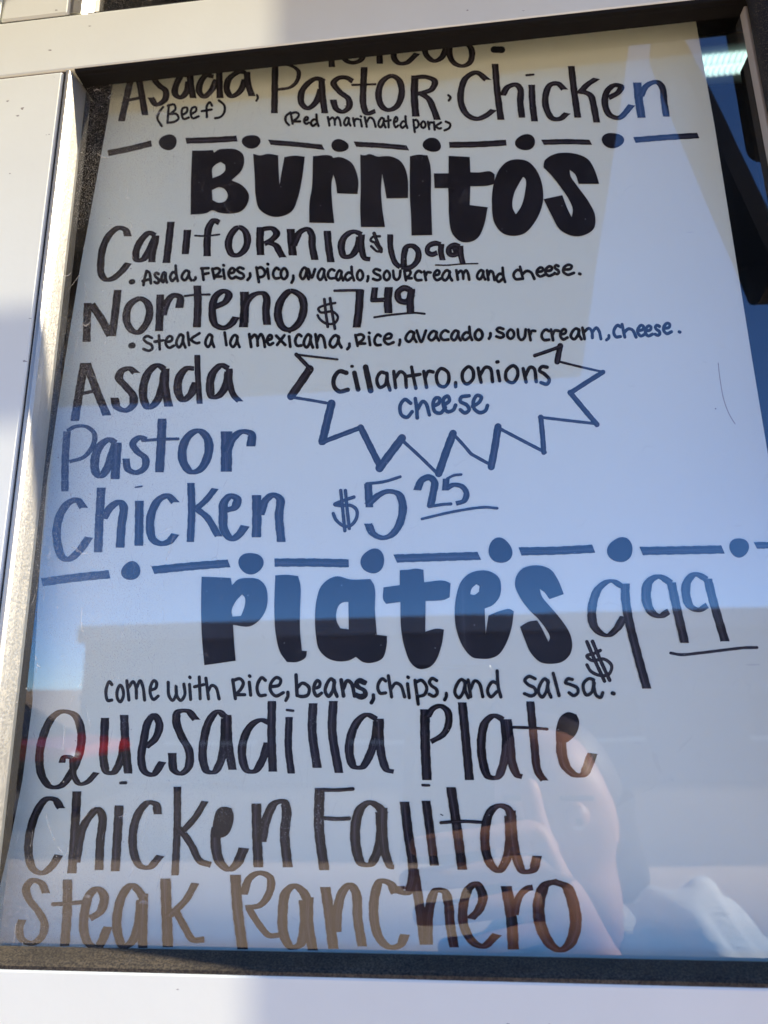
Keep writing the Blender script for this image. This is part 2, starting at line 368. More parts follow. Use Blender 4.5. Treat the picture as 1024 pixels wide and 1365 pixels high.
# ------------------------------------------------------------ awning with its arm (mirrored in the glass, throws the shade)
aw = empty('awning', (-.3, -.3, H + .58), 'dark awning flap above the window, mirrored over the upper lines of the menu', 'awning')
M_awn = mat('awning_dark', (.020, .017, .015), .8)
N = NT(M_awn); N.l(N.mix(N.noise(N.co((1, 6, 1)), 8, 4), (.017, .014, .013), (.030, .026, .023)), N.b.inputs['Base Color'])
def slab(name, pts, th, m, parent):
    bm = bmesh.new(); a = [bm.verts.new(p) for p in pts]; bm.faces.new(a)
    r = bmesh.ops.extrude_face_region(bm, geom=bm.faces[:]); 
    for q in [e for e in r['geom'] if isinstance(e, bmesh.types.BMVert)]: q.co += th
    bmesh.ops.recalc_face_normals(bm, faces=bm.faces); return from_bm(name, bm, m, parent)
slab('canopy', [(-1.1, -.002, H + .745), (.200, -.002, H + .745), (.200, -.60, H + .434), (-1.1, -.60, H + .434)], Vector((0, 0, .02)), M_awn, aw)
box('front_rail', (-1.1, .200, -.615, -.601, H + .430, H + .462), M_awn, aw, .002)
# right stay arm
bm = bmesh.new(); A = Vector((.262, -.20, H + .320)); B = Vector((.262, -.335, H + .715)); dirv = (B - A).normalized(); nrm = Vector((0, dirv.z, -dirv.y))
ring = []
for k in range(9):
    a = math.pi * k / 8; ring.append(A + nrm * .024 * math.cos(a) - dirv * .020 * math.sin(a))
for k in range(9):
    a = math.pi * k / 8; ring.append(B - nrm * .024 * math.cos(a) + dirv * .020 * math.sin(a))
vsr = [bm.verts.new(p) for p in ring]; f = bm.faces.new(vsr); r = bmesh.ops.extrude_face_region(bm, geom=[f])
for q in [e for e in r['geom'] if isinstance(e, bmesh.types.BMVert)]: q.co.x += .016
bmesh.ops.recalc_face_normals(bm, faces=bm.faces)
from_bm('stay_arm', bm, M_black, aw)
box('shade_bar', (.185, .42, -.0806, -.0755, H + .452, H + .502), M_black, aw, .001)  # unseen bar added to cast the shade band on the left stile
box('shade_bar_bracket', (.395, .415, -.0754, -.0005, H + .462, H + .492), M_black, aw, .001)  # added only to carry the unseen shade-casting bar
box('side_post', (.208, .236, -.0487, -.0005, H - .6, H + .74), M_black, aw, .003)
box('hinge_rail', (-1.1, .25, -.03, -.0005, H + .770, H + .80), M_black, aw, .003)

# ------------------------------------------------------------ menu board
YBD = .0300
bd = empty('menu_board', (0, YBD, H - .112), 'white handwritten menu board in black marker behind the glass', 'menu board')
edge = [(160, 60), (150, 112), (144, 156), (127, 250), (108, 350), (90, 460), (76, 550), (63, 640), (54, 740), (49, 830), (43, 940), (30, 1040), (12, 1130), (-2, 1190), (-16, 1262), (-22, 1320)]
pl = [board_xz(x, y, YBD) for x, y in edge] ; pr = [(board_xz(1030, 640, YBD)[0], H - .12), board_xz(1003, 480, YBD), board_xz(953, 169, YBD), (board_xz(927, 25, YBD)[0], H + .3780)]
top = H + .3780
outl = [(x, z) for x, z in pl if z < top] + pr
bm = bmesh.new(); a = [bm.verts.new((x, YBD, z)) for x, z in outl]; f = bm.faces.new(a)
r = bmesh.ops.extrude_face_region(bm, geom=[f])
for q in [e for e in r['geom'] if isinstance(e, bmesh.types.BMVert)]: q.co.y += .003
bmesh.ops.recalc_face_normals(bm, faces=bm.faces)
from_bm('board_sheet', bm, M_board, bd)
# brown strip, not rubber, added behind the left bead to darken the gap
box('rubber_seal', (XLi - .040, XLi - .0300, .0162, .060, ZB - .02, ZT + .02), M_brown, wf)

# ------------------------------------------------------------ the writing
# Points below are photograph pixels of a zoomed tile (x0, y0, scale); every stroke is laid on the board's plane as a flat ribbon of ink.
layer = [0]
def smooth(pts, step=1.2):
    P = [np.array(p, float) for p in pts]
    if len(P) < 3:
        n = max(2, int(np.linalg.norm(P[1] - P[0]) / 4)); return [P[0] + (P[1] - P[0]) * i / n for i in range(n + 1)]
    closed = np.linalg.norm(P[0] - P[-1]) < 1e-6
    Q = [P[-2]] + P + [P[1]] if closed else [2 * P[0] - P[1]] + P + [2 * P[-1] - P[-2]]
    out = []
    for i in range(1, len(Q) - 2):
        p0, p1, p2, p3 = Q[i - 1:i + 3]; d = np.linalg.norm(p2 - p1); n = max(2, int(d / step)); 
        t0 = 0; t1 = max(np.linalg.norm(p1 - p0), .01) ** .5; t2 = t1 + max(d, .01) ** .5; t3 = t2 + max(np.linalg.norm(p3 - p2), .01) ** .5
        for k in range(n):
            t = t1 + (t2 - t1) * k / n
            A1 = (t1 - t) / (t1 - t0) * p0 + (t - t0) / (t1 - t0) * p1; A2 = (t2 - t) / (t2 - t1) * p1 + (t - t1) / (t2 - t1) * p2
            A3 = (t3 - t) / (t3 - t2) * p2 + (t - t2) / (t3 - t2) * p3
            B1 = (t2 - t) / (t2 - t0) * A1 + (t - t0) / (t2 - t0) * A2; B2 = (t3 - t) / (t3 - t1) * A2 + (t - t1) / (t3 - t1) * A3
            out.append((t2 - t) / (t2 - t1) * B1 + (t - t1) / (t2 - t1) * B2)
    out.append(P[-1]); return out
def ribbon(V, Fc, UV, pts, W, T, ang=0, cap=False):
    """chisel nib W wide, T thick, held at ang; cap = round ends; points already in photograph pixels"""
    layer[0] += 1; y0 = YBD - .00006 - (layer[0] % 60) * .0000045
    nib = np.array([math.cos(math.radians(ang)), math.sin(math.radians(ang))])
    L = []; n = len(pts); s = 0; wob = random.random() * 50
    for i, p in enumerate(pts):
        d = pts[min(i + 1, n - 1)] - pts[max(i - 1, 0)]; dl = np.linalg.norm(d) or 1; d = d / dl; nv = np.array([-d[1], d[0]])
        if i: s += np.linalg.norm(p - pts[i - 1])
        if W is None or W <= T: hw = nv * T / 2
        else:
            c = nib @ nv; wd = math.sqrt((W * c) ** 2 + T * T * (1 - c * c)); hw = nv * wd / 2
            # ends are cut along the nib
            e = min(s, 1e9)
        hw = hw * (1 + .035 * math.sin(s * .35 + wob) + .02 * math.sin(s * .9 + wob * 2))
        L.append((p, hw, s, d))
    if W is not None and W > T:                      # square the ends to the nib's edge
        for idx, sgn in ((0, -1), (n - 1, 1)):
            p, hw, s_, d = L[idx]; c = abs(nib[0] * -d[1] + nib[1] * d[0])
            if c > .55:
                k = nib * (1 if np.dot(nib, hw) > 0 else -1) * np.linalg.norm(hw) / max(c, .3); L[idx] = (p, k, s_, d)
    if cap:
        p, hw, s_, d = L[0]; pre = [(p - d * T * .5 * math.sin(a), hw * math.cos(a), s_, d) for a in (1.35, .9, .45)]
        p, hw, s_, d = L[-1]; post = [(p + d * T * .5 * math.sin(a), hw * math.cos(a), s_, d) for a in (.45, .9, 1.35)]
        L = pre + L + post
    b = len(V); m = len(L)
    for i, (p, hw, s_, d) in enumerate(L):
        yy = y0 - .000002 * i / m
        for q, u in ((p + hw, 0.0), (p - hw, 1.0)):
            x, z = board_xz(q[0], q[1], yy); V.append((x, yy, z)); UV.append((u, s_ * .05 + wob))
    for i in range(m - 1): Fc.append((b + 2 * i, b + 2 * i + 1, b + 2 * i + 3, b + 2 * i + 2))
def make(name, V, Fc, UV, m, label=None):
    me = bpy.data.meshes.new(name); me.from_pydata(V, [], Fc); uvl = me.uv_layers.new(name='uv')
    bm = bmesh.new(); bm.from_mesh(me); uv = bm.loops.layers.uv[0]; bm.faces.ensure_lookup_table()
    for f in bm.faces:
        for l in f.loops: l[uv].uv = UV[l.vert.index]
        f.normal_update()
        if f.normal.y > 0: f.normal_flip()
    bm.to_mesh(me); bm.free()
    o = link(name, me, m, bd)
    if label: o['label'] = label
    return o
def parse(s, tile):
    x0, y0, sc = tile
    return [np.array([x0 + float(a) / sc, y0 + float(b) / sc]) for a, b in (q.split(',') for q in s.split())]
PX = (0, 0, 1)
def write(name, tile, strokes, W=10, T=4, ang=0, label=None, m=None):
    """strokes: text 'x,y x,y ...'; prefix 'W8;' or 'W8T3;' sets that stroke's nib, 'R4;' a round tip; '@x0,y0,s;' its own tile, 'L' straight corners"""
    V, Fc, UV = [], [], []
    for s in strokes:
        tl, w, t, cap, an, straight = tile, W, T, W <= T, ang, False
        while ';' in s:
            h, s = s.split(';', 1); h = h.strip()
            if h[0] == '@': tl = tuple(float(q) for q in h[1:].split(','))
            elif h[0] == 'R': t = float(h[1:]); w = 0; cap = True
            elif h[0] == 'W':
                q = h[1:].split('T'); w = float(q[0]); cap = False
                if len(q) > 1: t = float(q[1])
            elif h[0] == 'A': an = float(h[1:])
            elif h[0] == 'L': straight = True
        P = parse(s, tl)
        if straight:
            for a, b in zip(P[:-1], P[1:]): ribbon(V, Fc, UV, smooth([a, b]), w, t, an, cap)
        else: ribbon(V, Fc, UV, smooth(P), w, t, an, cap)
    return make(name, V, Fc, UV, m or (M_ink if W > T else M_inkr), label)
def block(name, tile, outer, holes=(), label=None):
    layer[0] += 1; yy = YBD - .00006 - (layer[0] % 60) * .0000045
    loops = []
    for s in [outer] + list(holes):
        P = parse(s, tile); P = P + [P[0]]
        # soften gently: corners stay, long curves get rounder
        Q = []
        for i in range(len(P) - 1):
            a = P[i - 1] if i else P[-2]; b, c = P[i], P[i + 1]; d = P[i + 2] if i + 2 < len(P) else P[1]
            u = (b - a) / (np.linalg.norm(b - a) + 1e-9); v = (c - b) / (np.linalg.norm(c - b) + 1e-9); w_ = (d - c) / (np.linalg.norm(d - c) + 1e-9)
            m0 = (u + v) / 2 if u @ v > .62 else v; m1 = (v + w_) / 2 if v @ w_ > .62 else v
            dl = np.linalg.norm(c - b); n = max(1, int(dl / 1.5))
            for k in range(n):
                t = k / n; h00 = 2*t**3-3*t*t+1; h10 = t**3-2*t*t+t; h01 = -2*t**3+3*t*t; h11 = t**3-t*t
                Q.append(h00*b + h10*m0*dl + h01*c + h11*m1*dl)
        loops.append([Vector((*board_xz(q[0], q[1], yy), 0)) for q in Q])
    tris = geometry.tessellate_polygon(loops); flat = [v for l in loops for v in l]
    V = [(v.x, yy, v.y) for v in flat]; UV = [(v.x * 90, v.y * 12) for v in flat]
    return make(name, V, [t for t in tris if len(set(t)) == 3], UV, M_inkb, label)

# --- cut-off heading under the top seal
B_ = (340, 60, 3.413); C_ = (600, 60, 3.413); A_ = (140, 60, 3.938)
write('word', B_, ['345,20 350,100', '272,40 266,80', '395,40 415,70 445,80 480,68 495,40', '565,10 568,85', '690,10 640,20 632,55 655,82 690,80 735,40', '770,5 780,45 815,72 850,55 868,15', '890,-20 885,40 905,80 945,95 980,75 985,20 950,-20'], 8.5, 5, 0, 'word "choices", its upper half hidden')
write('mark', C_, ['R9;200,20 236,21'], 0, 9)
write('word', A_, ['155,90 130,200 86,400', '158,90 182,200 211,368', 'R4;118,290 195,274', '330,160 290,150 262,178 285,212 318,240 315,285 270,312 240,275', '440,160 405,160 375,205 368,255 395,275 425,250 440,190', '445,150 452,215 463,278', '570,165 530,160 500,200 495,245 520,270 560,235 585,180', '600,70 600,180 604,278', '740,145 705,140 650,180 640,235 665,268 710,240 735,180', '745,140 750,200 772,268'], 9, 5.5, 0, 'word "Asada" in the top line')
write('mark', A_, ['798,262 803,275 795,292'], 0, 3.2)
write('word', A_, ['305,325 283,355 275,385 298,425', '335,315 328,405', '330,318 362,312 370,335 342,362', '342,362 375,362 386,385 365,402 328,408', '405,368 430,350 430,328 408,332 403,362 413,388 440,380', '453,362 478,345 477,326 458,330 450,358 460,384 492,374', '562,318 550,300 535,318 535,378', '508,347 560,338', '598,290 627,318 625,355 605,378 578,384'], 0, 3.3, 0, 'word "(Beef)" in brackets')
write('word', B_, ['W9;92,60 90,180 88,310', 'W6T3.5;105,88 160,92 198,120 190,165 160,192 105,202', '318,165 280,152 240,175 212,215 212,265 240,287 275,262 300,200', '303,165 308,235 318,310', '445,165 415,148 380,150 358,172 385,212 425,245 428,280 400,303 370,290 355,248', '497,100 493,190 493,270 510,310 548,300', 'R3;443,181 548,178', '622,140 580,165 562,220 575,275 605,295 645,278 668,215 655,160 622,140', 'W10;728,138 725,230 732,325', '715,148 780,145 818,165 805,200 770,215 735,222', '752,218 790,245 812,290 830,340'], 9, 5.5, 0, 'word "PastoR"')
write('mark', B_, ['880,228 890,238 882,252'], 0, 3.4)
write('word', C_, ['168,158 120,125 72,150 50,210 52,270 80,318 122,335 165,320 195,297', '205,85 215,210 232,340', '240,228 262,192 300,180 320,200 320,260 328,330', '372,180 375,260 385,347', 'R3;348,137 380,134', '520,202 490,175 455,182 435,230 438,285 465,332 500,335 530,312', '552,95 565,210 582,330', '662,155 625,180 588,218', '600,208 640,230 655,280 668,352', '722,240 765,215 778,190 750,182 715,210 705,265 725,315 770,330 825,275', 'W11;852,170 860,250 872,330', '868,232 895,185 940,168 965,190 975,260 985,325'], 9, 5.8, 0, 'word "Chicken" in the top line, its end blue with sky')
# small print under Pastor
G = {
 'a': ['.8,.2 .5,.0 .12,.35 .02,.75 .3,1 .62,.7 .78,.2', '.75,.1 .78,.6 1,1'],
 'b': ['0,0 .08,.95', '.08,.6 .5,.38 .98,.58 .9,.92 .45,1 .08,.95'],
 'c': ['.95,.15 .55,0 .1,.3 0,.65 .3,.97 .95,.95'],
 'd': ['.75,.5 .38,.42 .0,.75 .25,1 .7,.8', '.72,0 .8,.6 1,1'],
 'e': ['.12,.5 .7,.4 .8,.12 .5,0 .12,.3 .08,.7 .45,1 1,.82'],
 'h': ['0,0 .2,1', '.14,.65 .45,.35 .75,.45 1,1'],
 'i': ['.3,.33 .7,1', '.35,0 .5,.03'],
 'k': ['0,0 .12,1', '1,.05 .3,.55 .75,.85 .98,.8'],
 'l': ['0,0 1,1'],
 'm': ['0,0 .12,1', '.1,.35 .35,.05 .5,.3 .54,.9', '.53,.4 .75,.0 .9,.3 1,1'],
 'n': ['0,0 .18,1', '.16,.55 .45,.05 .75,.2 1,1'],
 'o': ['.5,0 .05,.35 .1,.8 .5,1 .95,.7 .9,.25 .5,0'],
 'p': ['0,0 .28,1', '.05,.1 .55,0 1,.3 .8,.6 .2,.68'],
 'r': ['0,0 .28,1', '.2,.5 .5,.1 1,.12'],
 's': ['.9,.12 .4,0 .08,.2 .35,.42 .85,.6 .95,.85 .6,1 .05,.88'],
 't': ['.5,0 .6,1', '0,.45 1,.35'],
 'u': ['0,0 .15,.8 .5,1 .85,.75 1,0'],
 'v': ['0,0 .5,1 1,0'],
 'w': ['0,0 .05,.75 .25,1 .45,.7 .45,.2 .5,.75 .72,1 .95,.7 .9,.1'],
 'x': ['0,.05 1,1', '.9,0 .1,1'],
 'A': ['.5,0 .25,.5 .1,1', '.45,.02 .8,.1 1,.88', '0,.72 .9,.58'],
 'F': ['.12,.05 .3,1', '0,.06 .95,.03', '.2,.55 .95,.45'],
 'R': ['0,.05 .22,1', '0,.1 .6,0 .88,.2 .7,.5 .3,.76', '.3,.8 1,.8'],
 ',': ['.9,0 .9,.5 0,1'], '.': ['0,0 .6,.4'],
 '(': ['1,0 .1,.3 .05,.7 .7,1'], ')': ['.2,0 1,.3 .8,.75 0,1'],
}
def small(tile, items, width, label, name='word'):
    st = []
    for ch, x0, y0, x1, y1 in items:
        for g_ in G[ch]:
            pts = []
            for q in g_.split():
                a, b = q.split(','); pts.append('%.1f,%.1f' % (x0 + float(a) * (x1 - x0), y0 + float(b) * (y1 - y0)))
            st.append(' '.join(pts))
    return write(name, tile, st, 0, width, 0, label)
t1 = (370, 140, 6.4); t2 = (480, 140, 6.4)
small(t1, [('(', 68, 62, 110, 170), ('R', 112, 62, 192, 158), ('e', 225, 100, 268, 160), ('d', 285, 80, 350, 178)], 3.3, 'word "(Red"')
small(t1, [('m', 430, 102, 540, 175), ('a', 568, 105, 622, 175), ('r', 645, 112, 692, 178), ('i', 700, 95, 728, 182), ('n', 745, 102, 838, 185), ('a', 860, 108, 922, 190), ('t', 924, 95, 965, 190), ('e', 992, 100, 1030, 190), ('d', 1050, 95, 1108, 195)], 3.3, 'word "marinated" in small letters')
small(t2, [('p', 455, 125, 500, 230), ('o', 520, 138, 560, 195), ('r', 580, 142, 618, 205), ('k', 630, 145, 692, 210), (')', 722, 140, 770, 215)], 3.3, 'word "pork)"')
# --- dashes and dots
def dash(a, b, w_, name='dash', sk=0):
    V, Fc, UV = [], [], []
    a = np.array(a, float); b = np.array(b, float); mid = (a + b) / 2 + np.array([0, random.uniform(-.8, .8)])
    ribbon(V, Fc, UV, smooth([a, mid, b]), w_, w_ * .6, 78 + sk, False); make(name, V, Fc, UV, M_ink)
def dot(c, rx, ry, name='dot'):
    pts = []; ph = random.random() * 6
    for k in range(22):
        a = 2 * math.pi * k / 22; r = 1 + .05 * math.sin(2 * a + ph) + .04 * math.sin(3 * a + ph * 2)
        pts.append('%.2f,%.2f' % (c[0] + rx * r * math.cos(a), c[1] + ry * r * math.sin(a)))
    block(name, PX, ' '.join(pts))
for a, b, sk in (((144, 204), (202, 191), 0), ((248, 187.5), (316, 184.5), 0), ((360, 189.5), (430, 196), -25), ((474, 192), (543, 197), -25), ((599, 193), (675, 190), 5), ((724, 189.5), (787, 189.5), -25), ((846, 186.5), (931, 180.5), -12)): dash(a, b, 8, sk=sk)
for c, rx, ry in (((224, 189.5), 11.5, 11), ((335, 188.7), 12, 9.5), ((453, 194), 11.3, 8.8), ((576, 193), 12.5, 9.3), ((700.5, 189.5), 13, 11), ((817, 187), 14.3, 10.7)): dot(c, rx, ry)
for a, b, w_, sk in (((56, 776), (146, 765.5), 11, 0), ((204, 760), (305, 751), 11, -12), ((366, 750), (465, 751), 11, 10), ((528, 744.5), (638, 741), 12, -22), ((694, 735), (791, 731.5), 11.5, -15), ((856, 734.5), (963, 732.5), 12, -20), ((1008, 727), (1045, 727), 10, -25)): dash(a, b, w_, sk=sk)
for c, rx, ry in (((174.5, 761), 12.6, 12.6), ((334.5, 751), 16, 15), ((497, 748), 15.3, 17), ((667, 734), 15.6, 17), ((827, 733), 16.5, 17), ((985.5, 730), 12.5, 13.5)): dot(c, rx, ry)
# --- BURRITOS
D_ = (240, 180, 3.413); E_ = (520, 170, 3.2)
block('letter', D_, '55,70 100,70 150,68 155,80 175,66 205,62 255,65 285,85 292,120 280,160 235,205 285,230 313,270 308,310 280,345 230,357 175,352 148,342 120,355 48,362 50,200', ['148,150 165,132 185,122 205,135 205,160 185,180 148,195', '145,250 180,237 205,248 217,275 205,300 175,307 148,295'], 'block letter B')
block('letter', D_, '333,85 365,92 400,85 447,92 449,160 453,225 462,170 475,100 520,93 568,98 562,150 555,200 535,290 510,345 460,370 410,368 360,335 345,280 340,190', (), 'block letter u')
block('letter', D_, '605,95 690,95 697,103 730,100 780,125 800,160 812,210 808,268 715,265 708,215 698,180 690,215 692,300 702,400 588,398 590,300 600,240', (), 'block letter r, first of two')
block('letter', D_, '820,88 840,92 860,86 905,98 920,96 960,97 1000,115 1022,145 1036,195 1038,286 940,288 930,230 920,175 915,250 920,330 933,418 823,418 820,330 822,250', (), 'block letter r, second of two')
block('letter', E_, '85,122 120,115 160,118 172,160 175,300 180,458 92,460 90,380 85,300', (), 'block letter i')
block('letter', E_, '250,120 340,125 343,190 380,191 430,187 447,200 445,240 420,247 343,250 340,330 417,340 400,420 375,470 340,488 300,485 265,450 252,380 250,300 248,258 190,258 187,195 250,195', (), 'block letter t of Burritos')
block('letter', E_, '540,135 590,145 630,190 652,260 650,330 620,400 575,450 530,462 480,450 445,405 435,330 440,250 465,180 500,145', ['568,210 550,240 530,280 523,340 537,370 560,335 577,270 578,220'], 'block letter o')
block('letter', E_, '705,112 760,107 820,120 850,140 875,185 893,240 805,240 790,200 767,180 770,205 800,250 850,320 875,375 870,430 830,458 780,462 725,435 690,375 655,305 735,288 755,340 775,382 780,350 765,310 725,250 690,205 655,170 660,140', (), 'block letter s of Burritos')
# --- California
F_ = (100, 280, 4); G_ = (340, 280, 4); S_ = (480, 300, 6.4)
write('word', F_, ['282,140 268,105 232,95 185,130 148,205 137,290 140,340 165,370 200,365 245,330 283,285', '430,135 395,122 350,165 325,225 330,265 362,262 400,205 425,150', '430,135 425,180 412,230 410,278', '512,62 500,170 487,282', '600,105 594,170 588,235', '770,68 742,55 715,90 705,160 705,246', 'R2.6;640,136 700,138 770,130', '872,92 832,130 818,190 838,235 868,240 905,210 920,160 905,110 872,92',
  '@340,280,4;W10.5;30,90 26,160 30,240', '@340,280,4;45,100 92,98 115,125 90,158 50,180', '@340,280,4;70,170 112,190 130,220 148,252', '@340,280,4;W11;190,100 194,160 202,242', '@340,280,4;205,190 240,118 280,102 302,130 305,190 320,266', '@340,280,4;385,110 392,190 405,278', '@340,280,4;570,130 525,115 480,140 460,190 475,245 510,245 545,200 560,140', '@340,280,4;W9;568,130 568,200 585,255 615,262'], 10, 6, 0, 'word "CalifoRnia"')
write('price', S_, ['R3.5;170,95 110,100 90,130 150,160 185,210 150,225 95,180', 'R5;120,70 150,150 180,225', 'R4.5;130,150 165,200', 'W8T6;258,78 262,200 300,320 350,365', 'W8.5T6.5;350,360 430,360 490,300 495,220 450,178 400,185 378,240 372,350', 'W7T7;690,165 640,155 585,180 575,225 610,250 660,235', 'W8T6;695,160 690,220 705,300', 'W8T7;850,185 800,170 760,200 765,245 800,255 840,235', 'W8T7;830,200 790,215', 'W8T6;858,175 860,250 878,328', 'R2;645,340 740,342 860,332 1005,328'], 9, 6, 0, 'price "$6.99"')
write('bullet', F_, ['R7;300,383 308,381'], 0, 7)
u1 = (180, 340, 6.4); u2 = (340, 340, 6.4); u3 = (480, 300, 6.4); u4 = (620, 340, 6.4)
small(u1, [('A', 65, 135, 135, 255), ('s', 165, 150, 205, 240), ('a', 225, 145, 272, 232), ('d', 300, 90, 365, 220), ('a', 398, 130, 480, 215), (',', 500, 190, 518, 215)], 4, 'word "Asada," in the California line')
small(u1, [('F', 565, 108, 630, 210), ('R', 660, 112, 735, 200), ('i', 745, 85, 772, 200), ('e', 795, 110, 862, 200), ('s', 865, 105, 932, 200), (',', 960, 155, 984, 212)], 4, 'word "FRies,"')
small(u2, [('p', 12, 105, 85, 230), ('i', 98, 75, 125, 200), ('c', 155, 108, 207, 200), ('o', 220, 112, 277, 205), (',', 312, 175, 328, 235)], 4, 'word "pico,"')
small(u2, [('a', 385, 105, 458, 205), ('v', 455, 120, 512, 192), ('a', 535, 115, 608, 212), ('c', 622, 120, 680, 200), ('a', 692, 130, 752, 215), ('d', 768, 100, 845, 215), ('o', 870, 128, 922, 215), (',', 958, 180, 966, 222)], 4, 'word "avacado," in the California line')
small(u3, [('s', 108, 375, 178, 470), ('o', 202, 390, 256, 470), ('u', 283, 390, 345, 467), ('R', 378, 385, 440, 470)], 4, 'word "souR"')
small(u3, [('c', 468, 390, 527, 472), ('r', 548, 395, 602, 470), ('e', 628, 385, 690, 470), ('a', 700, 385, 785, 472), ('m', 822, 385, 932, 465)], 4, 'word "cream" in the California line')
small(u4, [('a', 102, 128, 172, 207), ('n', 188, 130, 252, 212), ('d', 268, 108, 342, 228)], 4, 'word "and" in the California line')
small(u4, [('c', 415, 125, 480, 207), ('h', 470, 100, 592, 202), ('e', 608, 105, 680, 182), ('e', 682, 95, 757, 177), ('s', 762, 85, 802, 162), ('e', 832, 82, 930, 167), ('.', 975, 158, 990, 168)], 4, 'word "cheese." in the California line')
# --- Norteno
write('word', F_, ['68,495 64,600 62,702', 'W12;85,500 140,580 190,672', '228,425 215,540 198,672', '345,472 288,510 275,590 300,638 335,652 378,610 398,545 385,495 345,472', '455,450 452,550 448,645', '468,560 492,490 525,455 560,465 556,522', '652,402 655,500 650,625', 'R3;585,458 640,452 718,450', '748,515 800,490 820,450 795,432 750,460 732,540 748,610 795,628 835,605 858,572', 'W12;903,435 905,520 898,625'], 10.5, 6.5, 0, 'word "Norte"')
write('word', G_, ['W10.5T5.5;-55,600 -55,520 -30,470 10,445 45,445 62,470 58,540 65,612', 'W11T6.5;190,432 140,480 122,555 145,622 185,638 235,600 260,520 245,460 190,432'], 10.5, 6, 0, 'last letters "no" of Norteno')
write('price', G_, ['R3.5;428,495 380,505 338,525 350,545 415,542 442,570 425,602 380,605 345,580 334,560', 'R4;370,475 378,550 388,622', 'R4;400,470 412,550 426,632', 'R3.6;424,430 500,428 572,428', 'W11T6;560,425 555,520 542,626', 'W9T7;L;640,412 632,478', 'R6;625,480 700,478', 'W11T6;714,410 708,480 712,550', 'W9T8;835,430 795,415 762,440 770,480 810,488 835,455', 'W10T6;836,420 828,480 830,550', 'R3;636,572 700,562 780,553 850,548 905,553'], 10, 5, 0, 'price "$7.49"')
write('bullet', F_, ['R8;299,723 308,721'], 0, 8)
w1 = (180, 430, 6.4); w2 = (330, 430, 6.4); w3 = (470, 420, 6.4); w4 = (600, 420, 6.4); w5 = (750, 410, 6.4)
small(w1, [('s', 68, 115, 152, 240), ('t', 168, 110, 240, 228), ('e', 258, 115, 332, 215), ('a', 352, 100, 430, 212), ('k', 450, 85, 550, 192)], 4, 'word "Steak" in the Norteno line')
small(w1, [('a', 600, 100, 675, 208)], 4, 'word "a"')
small(w1, [('l', 765, 85, 780, 192), ('a', 812, 105, 892, 208)], 4, 'word "la"')
small(w2, [('m', 15, 98, 148, 207), ('e', 165, 105, 218, 190), ('x', 245, 108, 322, 190), ('i', 348, 75, 372, 205), ('c', 408, 100, 462, 200), ('a', 480, 100, 558, 212), ('n', 580, 100, 665, 212), ('a', 700, 108, 802, 212), (',', 852, 180, 872, 226)], 4.2, 'word "mexicana,"')
small(w3, [('R', 25, 165, 108, 262), ('i', 132, 150, 158, 255), ('c', 188, 165, 243, 258), ('e', 265, 158, 350, 248), (',', 398, 210, 406, 256)], 4, 'word "Rice," in the Norteno line')
small(w3, [('a', 452, 138, 545, 228), ('v', 548, 132, 626, 228), ('a', 648, 135, 738, 216), ('c', 752, 130, 822, 212), ('a', 842, 130, 922, 215), ('d', 938, 100, 1020, 212)], 4, 'word "avacado" in the Norteno line')
small(w4, [('o', 212, 123, 278, 212), (',', 333, 155, 346, 200)], 4.3, 'last letter "o," of avacado')
small(w4, [('s', 392, 108, 462, 192), ('o', 488, 123, 548, 202), ('u', 578, 122, 646, 212), ('r', 672, 125, 727, 214)], 4, 'word "sour"')
small(w4, [('c', 782, 123, 848, 214), ('r', 862, 123, 927, 214), ('e', 938, 120, 1002, 207)], 4, 'first letters "cre" of cream')
small(w5, [('a', 70, 178, 162, 270), ('m', 170, 172, 328, 267), (',', 376, 238, 398, 276)], 4.2, 'last letters "am," of cream')
small(w5, [('c', 438, 150, 498, 252), ('h', 508, 143, 628, 252), ('e', 638, 150, 705, 242), ('e', 703, 155, 768, 242), ('s', 788, 150, 832, 237), ('e', 858, 133, 930, 222), ('.', 995, 206, 1008, 214)], 4.3, 'blue-mirrored word "cheese." in the Norteno line')
# --- Asada, Pastor, Chicken
I_ = (80, 450, 4); J_ = (40, 600, 4); K_ = (240, 600, 4)
write('word', I_, ['130,135 105,280 78,445', '142,135 190,270 250,415', 'R4.5;118,298 185,284', '402,188 370,165 330,178 315,215 350,260 390,310 388,360 350,388 305,370 290,320', '560,170 520,148 475,180 445,260 448,335 472,372 512,345 545,265 558,185', '562,165 560,260 580,368', '715,165 675,165 635,215 630,290 655,332 695,305 725,240', 'W8;732,92 735,200 745,353', '900,165 860,148 815,190 800,255 812,315 845,310 885,255 900,180', 'W9;903,165 905,240 925,305 958,340'], 11.5, 6, 0, 'word "Asada" beside the starburst')
write('word', I_, ['W10;38,500 28,650 26,820', 'W7T4.5;38,498 80,475 140,475 182,510 180,565 130,635 50,662', 'W12;300,562 260,545 212,580 187,645 190,715 215,738 250,700 280,615 296,570', '306,560 300,650 293,755', 'W10;462,545 425,533 388,565 410,605 455,645 450,695 405,720 362,700 352,645', '545,432 540,550 530,718', 'R4;440,549 530,543 630,540', 'W12;740,497 690,520 655,585 658,665 700,716 750,700 792,615 785,535 740,497', 'W15;888,500 888,600 887,715', '@40,600,4;W12;1048,10 1080,-60 1130,-98 1180,-85 1178,-20'], 12, 6.5, 0, 'word "Pastor" beside the starburst')
